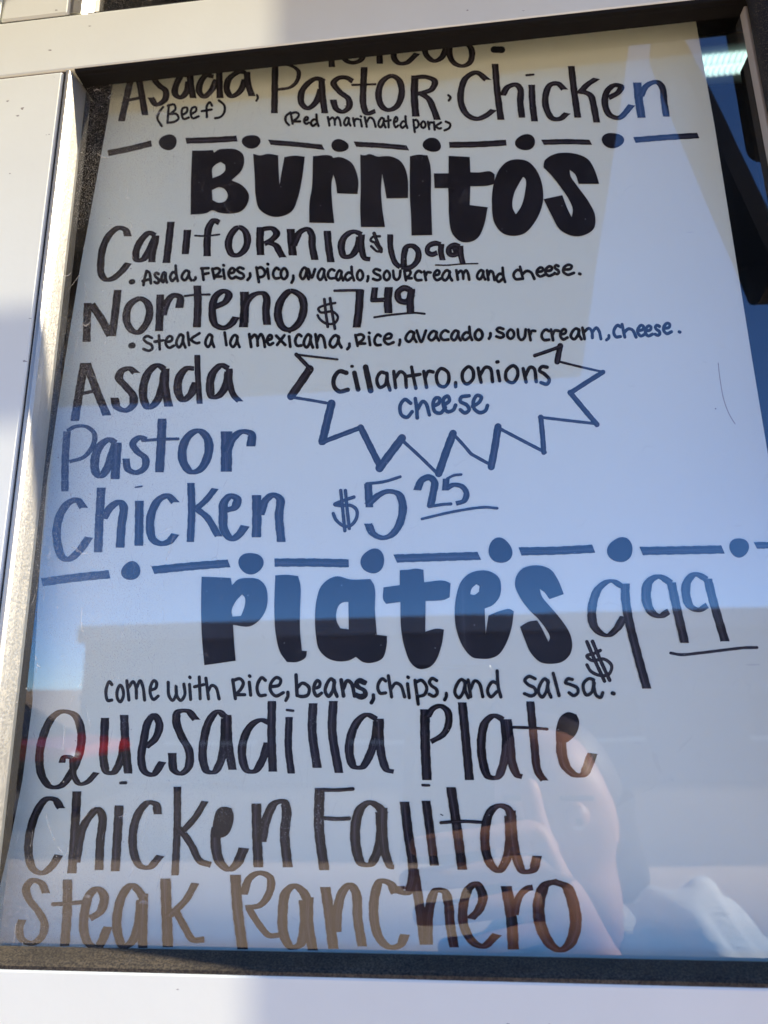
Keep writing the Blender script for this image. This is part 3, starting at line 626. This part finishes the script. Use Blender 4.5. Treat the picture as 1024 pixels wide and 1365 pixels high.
write('word', J_, ['285,308 252,268 210,278 165,335 143,420 148,505 170,568 205,582 260,540 312,468', '380,200 370,370 363,545', '392,362 430,305 475,278 498,300 488,400 480,520', '583,270 582,390 580,510', 'R2.2;562,198 597,193', '772,278 735,245 690,262 650,330 640,410 655,475 695,498 740,488 772,452', 'W10;858,175 862,320 855,490', 'W9;985,208 940,265 888,312', 'W10;895,318 945,360 1005,460', 'W12;1045,320 1090,305 1105,262 1070,245 1035,280 1030,350 1035,425 1075,472 1110,455 1145,408', 'W12.5;@240,600,4;408,240 410,350 407,465', '@240,600,4;428,345 455,270 498,240 533,262 528,350 540,490'], 11.5, 7, 0, 'word "Chicken" above the blue dashes')
write('price', (430, 620, 4), ['R4.5;168,170 110,190 64,210 100,216 150,215 182,240 180,285 150,322 115,325 72,292 57,258', 'R4.5;97,135 108,240 119,350', 'R4.5;122,135 132,240 143,338', 'R4;415,62 330,88 235,100', 'W10.5T8;243,100 247,165 250,225', 'W11T6;248,205 300,160 350,140 405,155 428,215 412,310 370,370 320,388 270,365 243,312', 'W10T8;505,132 530,80 570,65 597,90 590,150 575,222', 'R4;568,222 640,210 685,207', 'R3.5;740,50 700,55 665,72', 'W9T6;660,72 655,135', 'W8T6;665,122 700,105 745,115 768,150 755,190 712,205', 'R3.6;530,287 700,248 860,225 932,230'], 10, 5, 0, 'price "$5.25"')
# --- starburst
sb = [((450, 479), (395, 472.5), 3), ((395, 472.5), (414, 492), 5.5), ((413, 492), (388, 528), 11), ((386, 529), (440, 538), 4), ((442, 538), (430, 588), 11), ((428, 590), (478, 571), 6.5), ((481, 570), (507, 622), 9), ((506, 624), (536, 584), 11), ((533, 584), (584, 632), 4.5), ((585, 631), (604, 578), 10.5), ((603, 577), (628, 605), 4.5), ((628, 605), (657, 621), 4.5), ((655, 622), (664, 569), 10), ((662, 569), (727, 603), 4.5), ((725, 603), (721, 556), 7), ((719, 556), (797, 565), 4), ((796, 566), (760, 523), 7), ((760, 524), (804, 496), 6.5), ((805, 496), (742, 481), 3.2), ((743, 482), (747, 461), 8), ((747, 462), (713, 474), 5)]
V, Fc, UV = [], [], []
for a, b, w_ in sb:
    ribbon(V, Fc, UV, smooth([np.array(a, float), (np.array(a, float) + b) / 2 + np.array([random.uniform(-.5, .5), random.uniform(-.4, .4)]), np.array(b, float)]), 0, w_, 0, True)
make('starburst', V, Fc, UV, M_ink, 'hand-drawn jagged starburst outline')
O_ = (370, 450, 4); P_ = (570, 450, 4)
write('word', O_, ['R6;368,188 330,180 302,215 302,260 330,287 375,278', 'R6.5;L;410,188 430,276', 'R4;395,153 400,153', 'R8;L;470,158 497,282', '582,192 552,185 530,222 545,265 575,250 585,200', '583,190 588,240 600,280', '620,180 630,267', '628,215 655,182 678,195 687,265', '715,157 726,215 738,270', '690,206 760,196', '780,180 795,265', '787,215 805,180 830,183', '872,165 848,200 860,252 890,262 912,235 908,185 872,165', '950,240 950,262'], 0, 4.8, 0, 'word "cilantro,"')
write('word', P_, ['220,155 188,185 190,230 210,247 242,220 242,175 220,155', '270,162 277,200 286,238', '280,200 310,158 335,165 347,235', '375,178 385,230', '370,130 376,129', '455,150 420,180 422,225 455,240 480,205 477,165 455,150', '510,165 526,237', '522,205 548,158 568,165 580,235', '638,158 610,155 597,175 625,195 650,225 637,248 605,240'], 0, 4.8, 0, 'word "onions"')
write('word', O_, ['710,350 680,330 655,360 660,410 690,425 718,395', '735,325 742,375 745,428', '745,385 775,340 792,352 810,412', '@570,450,4;30,365 60,350 65,325 45,322 30,350 40,395 70,402 95,372', '@570,450,4;92,358 117,335 108,312 87,325 87,370 107,395 138,385 150,360', '@570,450,4;222,310 180,318 175,340 210,360 222,385 200,402 175,385', '@570,450,4;240,367 275,345 287,318 265,308 245,340 250,380 280,400 310,388 320,362'], 0, 5, 0, 'word "cheese" inside the starburst')
# --- PLATES
Q_ = (260, 740, 4); R_ = (510, 740, 4)
block('letter', Q_, '35,115 110,118 190,122 197,160 230,130 280,122 340,130 375,165 387,220 378,290 340,350 290,380 203,372 208,460 217,563 130,576 50,587 40,480 35,400 32,250', ['195,300 215,250 250,210 265,225 265,270 245,325 200,328'], 'block letter p')
block('letter', Q_, '428,108 490,105 550,112 562,160 560,300 560,400 570,510 597,512 590,545 545,570 490,570 455,520 432,430 423,300', (), 'block letter l')
block('letter', Q_, '640,320 648,240 670,170 710,130 755,113 830,130 935,128 955,160 960,300 970,425 1024,432 1022,480 1000,550 940,575 895,570 858,543 820,562 750,565 700,545 660,500 645,430', ['770,265 790,252 818,250 820,396 775,390 755,350 755,300'], 'block letter a')
block('letter', R_, '92,80 135,78 180,72 218,78 222,145 330,137 363,150 358,225 330,238 230,245 228,408 290,392 328,397 315,480 280,570 250,598 195,607 155,580 120,500 100,400 95,250 20,260 5,240 5,172 92,160', (), 'block letter t of plates')
block('letter', R_, '520,82 575,88 620,120 632,160 625,220 590,265 545,285 550,420 565,322 620,300 680,288 700,300 690,380 660,470 620,530 580,550 530,553 480,545 430,490 395,400 385,310 395,210 420,140 460,100', ['500,155 475,180 468,208 490,212 515,195 517,165'], 'block letter e')
block('letter', R_, '810,55 860,60 900,80 935,130 967,208 890,235 865,200 838,180 850,220 890,270 950,340 1000,420 1012,480 1000,530 960,568 900,580 840,570 790,520 755,440 733,382 780,355 825,348 850,390 885,462 893,440 875,400 830,340 780,290 730,220 707,160 715,110 750,70', (), 'block letter s of plates')
N_ = (768, 690, 4)
write('price', N_, ['W12T4.5;248,368 185,338 120,380 85,490 100,585 165,628 215,595 255,530', 'W12;262,352 265,440 285,560 325,720 378,912', 'W13T6;510,350 440,315 388,345 375,430 400,500 445,525 495,500', 'W12;508,345 530,450 580,668', 'W12T6;700,330 635,303 592,345 590,430 612,475 655,492 700,468', 'W12;702,325 730,440 795,660', 'R4;505,722 560,731 660,722 800,705 900,694 965,693', 'R4.5;130,708 95,725 58,737 85,762 150,755 190,790 175,835 130,842 80,820 58,785', 'R5;58,662 100,760 152,872', 'R5;88,660 130,760 180,868'], 12, 6.5, 0, 'price "$9.99"')
x1 = (130, 890, 6.4); x2 = (290, 890, 6.4); x3 = (440, 890, 6.4); x4 = (580, 890, 6.4); x5 = (690, 850, 6.4)
small(x1, [('c', 72, 120, 125, 285), ('o', 165, 150, 222, 292), ('m', 250, 112, 402, 277), ('e', 445, 110, 518, 272)], 4.4, 'word "come"')
small(x1, [('w', 603, 125, 752, 280), ('i', 778, 80, 802, 272), ('t', 828, 80, 908, 265), ('h', 925, 90, 1038, 267)], 4.4, 'word "with"')
small(x2, [('R', 130, 95, 232, 265), ('i', 262, 70, 292, 235), ('c', 338, 85, 412, 242), ('e', 443, 85, 562, 242), (',', 583, 210, 602, 280)], 4.6, 'word "Rice," under the blue letters')
small(x2, [('b', 670, 62, 782, 247), ('e', 818, 110, 887, 242), ('a', 918, 95, 1020, 245)], 4.8, 'first letters "bea" of beans')
small(x3, [('n', 95, 105, 210, 242), ('s', 213, 105, 312, 258), ('s', 225, 110, 300, 250), ('s', 210, 120, 305, 240), (',', 353, 235, 372, 300)], 5.2, 'last letters "ns," of beans')
small(x3, [('c', 408, 95, 478, 222), ('h', 498, 70, 637, 250), ('i', 650, 80, 688, 257), ('p', 725, 108, 825, 312), ('s', 842, 92, 918, 245), (',', 978, 220, 994, 275)], 4.6, 'word "chips,"')
small(x4, [('a', 168, 100, 285, 257), ('n', 283, 105, 408, 248), ('d', 448, 28, 562, 250)], 4.6, 'word "and" in the plates line')
small(x4, [('s', 758, 75, 865, 242), ('a', 882, 95, 990, 252)], 4.6, 'first letters "sa" of salsa')
write('word', x5, ['305,305 330,400 355,495', '468,357 430,352 410,385 450,400 510,430 515,470 480,495 440,470', '650,360 610,350 565,390 565,450 590,490 630,470 655,390', '648,365 655,440 675,495 710,510 728,470', 'R5.4;812,474 822,478'], 0, 4.6, 0, 'last letters "lsa." of salsa')
# --- Quesadilla Plate
S2 = (20, 930, 4); T2 = (260, 930, 4); U2 = (540, 930, 4)
write('word', S2, ['252,74 200,105 152,200 130,320 145,420 190,475 245,470 300,400 345,290 353,180 320,95 252,74', 'W9T5;250,348 262,318 300,322 308,370 315,420 345,460 385,450 432,402', '480,108 475,230 472,330 492,398 525,398 565,330 582,230', '582,92 588,230 604,405', 'W11T6;700,262 750,215 770,140 742,95 710,130 688,220 673,330 692,395 735,410 785,345', '965,118 920,72 870,78 860,125 885,200 930,290 922,375 882,405 848,385 838,295',
  '@260,930,4;160,100 122,75 78,120 48,220 42,330 65,392 100,397 135,345 155,240 160,110', '@260,930,4;172,92 178,240 200,385', '@260,930,4;398,135 350,120 298,150 258,230 252,320 278,388 318,392 360,330 388,240', '@260,930,4;410,18 408,200 415,395', '@260,930,4;W10;502,103 498,270 514,405', '@260,930,4;R3.5;490,66 524,70', '@260,930,4;W12;630,30 625,180 652,375', '@260,930,4;W12;738,18 732,180 768,402', '@260,930,4;W12;970,115 915,92 865,130 828,220 825,310 850,368 890,370 930,310 965,200 972,125', '@260,930,4;985,112 985,220 1000,330 1025,385 1060,395'], 11.5, 5.5, 0, 'word "Quesadilla"')
write('word', U2, ['W13;106,62 108,250 117,440', 'W10T6;120,100 150,58 190,45 228,75 232,140 205,195 138,236', '305,25 322,200 344,440', '525,118 475,97 430,130 408,220 415,340 445,420 490,425 520,370 540,250 530,120', '545,115 562,250 572,350 600,412 625,422', 'W11;668,20 690,250 708,390 742,442', 'R4;580,158 680,162 758,168', 'W14T6;835,200 835,290 860,370 910,412 950,408 1000,300'], 12, 6, 0, 'word "Plate"')
block('letter', U2, '870,77 915,90 929,125 915,190 880,228 860,240 805,232 806,170 830,100', (), 'filled loop of the e in Plate')
# --- Chicken Fajita
V2 = (10, 1040, 4); W2 = (200, 1040, 4); X2 = (400, 1030, 4); Y2 = (580, 1040, 4)
write('word', V2, ['285,150 250,103 205,103 155,170 118,290 113,400 138,475 185,495 235,460 272,403', 'W12;370,60 358,280 343,497', '365,440 400,260 445,185 480,155 505,190 494,330 488,480', 'W12;595,135 585,310 574,486', 'R3.5;602,14 632,13', '802,182 790,130 752,120 705,165 672,260 672,380 705,455 755,465 812,407', 'W10;906,35 905,250 893,508',
  '@200,1040,4;W9T8;292,115 240,200 158,290', '@200,1040,4;W10T8;150,255 190,300 225,355 265,430 325,452', '@200,1040,4;W14;355,250 350,340 372,435 420,475 460,450 500,365', '@200,1040,4;W13;567,125 570,280 578,465', '@200,1040,4;W13;595,330 620,210 665,125 710,115 728,160 718,290 735,465'], 11.5, 6, 0, 'word "Chicken" in the fajita line')
block('letter', W2, '375,145 405,142 435,150 446,185 440,240 415,290 385,306 340,305 333,280 342,200 355,162', (), 'filled loop of the e in Chicken')
write('word', X2, ['105,82 102,300 130,520', 'R5;118,92 200,93 282,87', 'R5.5;130,243 200,247 262,244', '445,215 415,180 370,160 325,190 298,270 298,390 328,482 370,490 410,430 432,330 428,210', 'W12;443,188 443,320 458,440 485,500 502,503', 'W13;557,155 578,330 602,500 598,580 570,640 535,632 532,605', 'W12;672,150 692,300 717,496', 'R3.5;655,68 688,68', 'W13;805,78 832,260 866,518', 'R4.5;752,267 860,260 982,266', '@580,1040,4;W12.5;410,195 385,150 340,137 295,170 270,250 270,370 298,450 340,482 378,430 398,330 395,190', '@580,1040,4;W13;405,162 415,300 435,410 470,485 520,480 545,405'], 13.5, 6.2, 0, 'word "Fajita"')
# --- Steak Ranchero
write('word', V2, ['W11;205,603 182,552 135,535 100,575 115,635 165,700 198,770 180,838 130,870 78,850 62,795 78,745', '320,530 318,700 305,885', 'R5.5;243,662 330,657 400,650', '440,738 495,700 515,620 480,580 438,610 412,700 407,800 432,870 480,890 535,785', '722,625 695,585 660,562 615,610 585,720 588,820 618,885 660,865 695,780 712,640', '725,605 722,750 720,895', 'W14;@200,1040,4;82,525 88,700 95,890', '@200,1040,4;W10T8;240,552 190,640 105,722', '@200,1040,4;W10T8;140,702 188,790 228,850 290,850'], 12.5, 6.5, 0, 'word "Steak" in the bottom line')
write('word', W2, ['W14;455,505 468,700 494,902', 'W11;500,610 530,525 585,495 640,520 640,590 590,665 508,680', 'W10T7;530,690 585,775 635,828 688,827', '845,650 815,595 770,565 725,600 708,700 715,830 755,890 800,875 825,760 820,640', '845,625 845,760 868,908', '@400,1030,4;W14;135,610 155,750 178,940', '@400,1030,4;W13;195,850 200,740 225,640 265,600 298,640 308,780 332,927', '@400,1030,4;W13T6.5;510,645 480,592 430,580 400,650 395,780 425,885 478,930 532,920 560,865', '@400,1030,4;W13;608,515 636,700 664,918', '@400,1030,4;W13;682,918 688,740 725,630 770,635 792,700 800,800 822,932', '@580,1040,4;W13T7;195,735 235,690 255,620 220,555 180,580 150,680 155,780 205,865 260,885 325,828', '@580,1040,4;W15;380,565 408,740 418,903', '@580,1040,4;W10T8;425,720 450,620 490,580 522,572', '@580,1040,4;W16T6.5;650,540 590,560 555,650 565,780 620,880 670,905 720,870 750,770 735,650 700,570 640,543'], 13.5, 6.5, 0, 'word "Ranchero" along the bottom')
write('mark', (540, 930, 4), ['R3;92,465 130,468'], 0, 3)
write('mark', (20, 930, 4), ['R3;562,457 592,457'], 0, 3)
write('mark', (540, 930, 4), ['R1.4;190,622 202,628'], 0, 1.4)
# hairline scratch near the right edge
V, Fc, UV = [], [], []
ribbon(V, Fc, UV, smooth(parse('870,335 880,420 900,530 930,610 960,660', (740, 400, 4))), 0, 1.1, 0, True)
make('scratch', V, Fc, UV, mat('scratch_brown', (.42, .36, .29), .7), 'thin brown curved scratch near the right edge')

# ------------------------------------------------------------ person holding the phone (seen only mirrored in the glass)
M_skin = mat('skin', (.50, .27, .17), .5); M_skin.node_tree.nodes['Principled BSDF'].inputs['Subsurface Weight'].default_value = .1
M_hair = mat('dark_hair', (.025, .016, .012), .55); M_tee = mat('white_tee', (.72, .74, .70), .8); M_jean = mat('blue_jeans', (.05, .07, .13), .85)
N = NT(M_skin); N.l(N.mix(N.ramp(N.noise(N.co(), 22, 4), [(.35, 0), (.7, 1)]), (.56, .31, .20), (.42, .20, .13)), N.b.inputs['Base Color'])
N = NT(M_hair); N.l(N.mix(N.noise(N.co((60, 60, 3)), 5, 3), (.02, .013, .01), (.06, .038, .025)), N.b.inputs['Base Color'])
N = NT(M_tee); n = N.noise(N.co((2, 2, 12)), 4, 3, .5, 1); N.bump(n, .6, .02)
PO = Vector((.16, -.66, 0))
person = empty('person', PO, 'person in a white top holding up a phone, mirrored at the lower right', 'person')
def skin_mesh(name, nodes, edges, m, parent, sub=2):
    me = bpy.data.meshes.new(name); names = list(nodes); idx = {k: i for i, k in enumerate(names)}
    me.from_pydata([nodes[k][0] for k in names], [(idx[a], idx[b]) for a, b in edges], [])
    o = bpy.data.objects.new(name, me); C.objects.link(o)
    o.modifiers.new('s', 'SKIN'); 
    if not me.skin_vertices: me.attributes
    for i, k in enumerate(names):
        r = nodes[k][1]; sv = me.skin_vertices[0].data[i]; sv.radius = (r if isinstance(r, tuple) else (r, r)); sv.use_root = (i == 0)
    s = o.modifiers.new('d', 'SUBSURF'); s.levels = sub; s.render_levels = sub
    dg = bpy.context.evaluated_depsgraph_get(); ev = o.evaluated_get(dg); nm = bpy.data.meshes.new_from_object(ev)
    bpy.data.objects.remove(o); nm.materials.clear()
    return link(name, nm, m, parent, True)
def P(x, d, z): return (x, -d, H + z)
nodes = {
 'pelvis': (P(.17, .70, -.80), (.125, .10)), 'waist': (P(.17, .69, -.66), (.115, .085)), 'chest': (P(.165, .66, -.50), (.13, .095)), 'upper': (P(.155, .62, -.38), (.11, .075)),
 'neckb': (P(.145, .58, -.315), .052), 'neck': (P(.135, .555, -.265), .050),
 'jaw': (P(.100, .525, -.225), (.056, .062)), 'head': (P(.096, .525, -.155), (.070, .085)), 'crown': (P(.096, .535, -.085), (.064, .078)), 'top': (P(.096, .54, -.055), (.035, .045)),
 'nose1': (P(.088, .455, -.160), .012), 'nose2': (P(.084, .430, -.175), .010), 'chin': (P(.094, .475, -.235), .026),
 'earl': (P(.022, .53, -.165), .012), 'earr': (P(.170, .53, -.165), .012),
 'shr': (P(.265, .56, -.295), .052), 'elr': (P(.335, .43, -.480), .040), 'far': (P(.225, .37, -.36), .036), 'wrr': (P(.115, .300, -.235), (.026, .020)),
 'shl': (P(.005, .63, -.375), .052), 'ell': (P(-.045, .66, -.66), .040), 'wrl': (P(-.035, .58, -.88), .026), 'hal': (P(-.03, .56, -.95), (.036, .016)),
 'hipr': (P(.25, .71, -.88), .082), 'knr': (P(.26, .69, -1.27), .055), 'anr': (P(.27, .73, -1.66), .036), 'toer': (P(.28, .58, -1.71), .032),
 'hipl': (P(.09, .71, -.88), .082), 'knl': (P(.075, .70, -1.27), .055), 'anl': (P(.06, .74, -1.66), .036), 'toel': (P(.05, .59, -1.71), .032)}
edges = [('pelvis', 'waist'), ('waist', 'chest'), ('chest', 'upper'), ('upper', 'neckb'), ('neckb', 'neck'), ('neck', 'jaw'), ('jaw', 'head'), ('head', 'crown'), ('crown', 'top'), ('head', 'nose1'), ('nose1', 'nose2'), ('jaw', 'chin'),
 ('head', 'earl'), ('head', 'earr'), ('upper', 'shr'), ('shr', 'elr'), ('elr', 'far'), ('far', 'wrr'), ('upper', 'shl'), ('shl', 'ell'), ('ell', 'wrl'), ('wrl', 'hal'), ('pelvis', 'hipr'), ('hipr', 'knr'), ('knr', 'anr'), ('anr', 'toer'),
 ('pelvis', 'hipl'), ('hipl', 'knl'), ('knl', 'anl'), ('anl', 'toel')]
# right hand round the phone: palm, four fingers across the back of it, thumb along its edge
nodes['palm'] = (P(.080, .268, -.180), (.030, .017)); edges.append(('wrr', 'palm'))
for i, (dz, ln, r) in enumerate(((.035, 1.02, .0088), (.012, 1.1, .0092), (-.010, 1.0, .0088), (-.030, .82, .0078))):
    b = 'palm'; zz = -.150 + dz
    for j, (x, d) in enumerate(((.058, .257), (.020, .245), (-.015, .243), (-.042, .250))):
        x2 = .065 - (.065 - x) * ln; k = 'f%d%d' % (i, j); dd = d - (.0 - dz) * .25 * 0
        nodes[k] = (P(x2, dd + (zz + .15) * .25 + .000, zz - .004 * j), r * (1.08 - .06 * j)); edges.append((b, k)); b = k
b = 'palm'
for j, (x, d, z) in enumerate(((.072, .285, -.150), (.060, .292, -.115), (.056, .298, -.080))):
    nodes['t%d' % j] = (P(x, d, z), .0105 - .0008 * j); edges.append((b, 't%d' % j)); b = 't%d' % j
for i in range(4):      # left hand, relaxed
    b = 'hal'
    for j in range(3):
        k = 'l%d%d' % (i, j); nodes[k] = (P(-.055 + .018 * i + .002 * j, .555 - .010 * j * j, -.985 - .026 * j), .0082 - .0006 * j); edges.append((b, k)); b = k
b = 'hal'
for j in range(2): nodes['lt%d' % j] = (P(.012 + .012 * j, .545, -.955 - .028 * j), .0095); edges.append((b, 'lt%d' % j)); b = 'lt%d' % j
body = skin_mesh('body', nodes, edges, M_skin, person)
def sub_nodes(keys, grow): return {k: (nodes[k][0], tuple(q + grow for q in nodes[k][1]) if isinstance(nodes[k][1], tuple) else nodes[k][1] + grow) for k in keys}
tee = sub_nodes(['pelvis', 'waist', 'chest', 'upper', 'shr', 'shl'], .014)
tee['upper'] = (nodes['upper'][0], (.125, .09)); tee['shr'] = (P(.262, .555, -.285), .074); tee['slr'] = (P(.31, .48, -.39), .066); tee['sll'] = (P(-.022, .645, -.52), .060); tee['nb'] = (P(.148, .59, -.33), .062)
shirt = skin_mesh('shirt', tee, [('pelvis', 'waist'), ('waist', 'chest'), ('chest', 'upper'), ('upper', 'nb'), ('upper', 'shr'), ('shr', 'slr'), ('upper', 'shl'), ('shl', 'sll')], M_tee, person, 3)
for q in shirt.data.vertices:       # cloth folds
    c = q.co; k = .0055 * math.sin(70 * c.z + 38 * c.x + 3 * math.sin(25 * c.x - 14 * c.y)) + .0035 * math.sin(120 * c.x - 60 * c.z + 4 * math.sin(30 * c.y))
    q.co = c + q.normal * k
tr_ = sub_nodes(['pelvis', 'hipr', 'knr', 'hipl', 'knl'], .014); tr_['anr'] = (P(.27, .73, -1.62), .056); tr_['anl'] = (P(.06, .74, -1.62), .056); tr_['pelvis'] = (P(.17, .70, -.82), (.135, .11))
skin_mesh('trousers', tr_, [('pelvis', 'hipr'), ('hipr', 'knr'), ('knr', 'anr'), ('pelvis', 'hipl'), ('hipl', 'knl'), ('knl', 'anl')], M_jean, person)
# hair: cap and long back, leaving the face free
hn = {'a': (P(.100, .535, -.035), (.050, .060)), 'b': (P(.102, .565, -.085), (.078, .075)), 'c': (P(.108, .590, -.165), (.080, .060)), 'd': (P(.122, .625, -.28), (.080, .045)), 'e': (P(.135, .655, -.40), (.070, .035)),
      'g': (P(.166, .560, -.15), (.022, .04)), 'h': (P(.190, .575, -.26), (.02, .035)), 'i': (P(.030, .560, -.15), (.022, .04)), 'j': (P(.030, .575, -.26), (.02, .035))}
skin_mesh('hair', hn, [('a', 'b'), ('b', 'c'), ('c', 'd'), ('d', 'e'), ('b', 'g'), ('g', 'h'), ('b', 'i'), ('i', 'j')], M_hair, person)
for sx in (-1, 1):
    bm = bmesh.new(); bmesh.ops.create_uvsphere(bm, u_segments=14, v_segments=10, radius=.0125, matrix=Matrix.Translation(P(.090 + sx * .030, .459, -.142)))
    from_bm('eye', bm, mat('eye_white', (.75, .73, .7), .2), person, True)
    bm = bmesh.new(); bmesh.ops.create_uvsphere(bm, u_segments=12, v_segments=8, radius=.0062, matrix=Matrix.Translation(P(.090 + sx * .030, .4503, -.142)))
    from_bm('iris', bm, mat('iris', (.03, .018, .01), .1), person, True)
    bm = bmesh.new(); bmesh.ops.create_uvsphere(bm, u_segments=14, v_segments=10, radius=.0138, matrix=Matrix.Translation(P(.090 + sx * .030, .4585, -.1395)))
    from_bm('eyelid', bm, M_skin, person, True)
    box('eyebrow', (.090 + sx * .030 - .018, .090 + sx * .030 + .018, -.452, -.444, H - .123, H - .118), M_hair, person, .002)
    box('shoe', (.165 + sx * .115 - .045, .165 + sx * .115 + .045, -.80, -.53, .101, .175), M_trim, person, .025, 3, True)
bm = bmesh.new(); bmesh.ops.create_uvsphere(bm, u_segments=14, v_segments=8, radius=1)
for q in bm.verts: q.co = Vector(P(.088 + q.co.x * .022, .450 + q.co.y * .008, -.205 + q.co.z * .007))
from_bm('mouth', bm, mat('lips', (.38, .12, .10), .4), person, True)
# phone: in the camera's own plane, lens of the phone = the taking lens
ph = empty('smartphone', cam_pos - fwd * .008, 'black smartphone held up in front of the menu, mirrored below the plates line', 'phone')
def camplace(o): 
    o.matrix_parent_inverse = Matrix.Identity(4); o.parent = ph; o.matrix_local = Matrix.Translation(-ph.location) @ M
def cbox(name, x0, x1, y0, y1, z0, z1, m, bev, seg=3):
    bm = bmesh.new(); box_bm(bm, x0, x1, y0, y1, z0, z1, bev, seg); o = from_bm(name, bm, m); camplace(o); return o
M_ph = mat('phone_black', (.012, .012, .016), .15)
cbox('phone_body', -.047, .030, -.146, .016, .0030, .0105, M_ph, .0028)
cbox('screen', -.045, .028, -.143, .013, .0106, .0109, mat('screen_glass', (.05, .06, .07), .1), 0)
cbox('camera_bump', -.0445, .0135, -.0125, .0125, .0016, .0030, mat('phone_grey', (.05, .05, .055), .3), .0004)
for x in (-.033, -.0165):
    bm = bmesh.new(); bmesh.ops.create_cone(bm, cap_ends=True, segments=24, radius1=.0062, radius2=.0062, depth=.0012, matrix=Matrix.Translation((x, 0, .0012)))
    o = from_bm('phone_lens', bm, Mg); camplace(o)
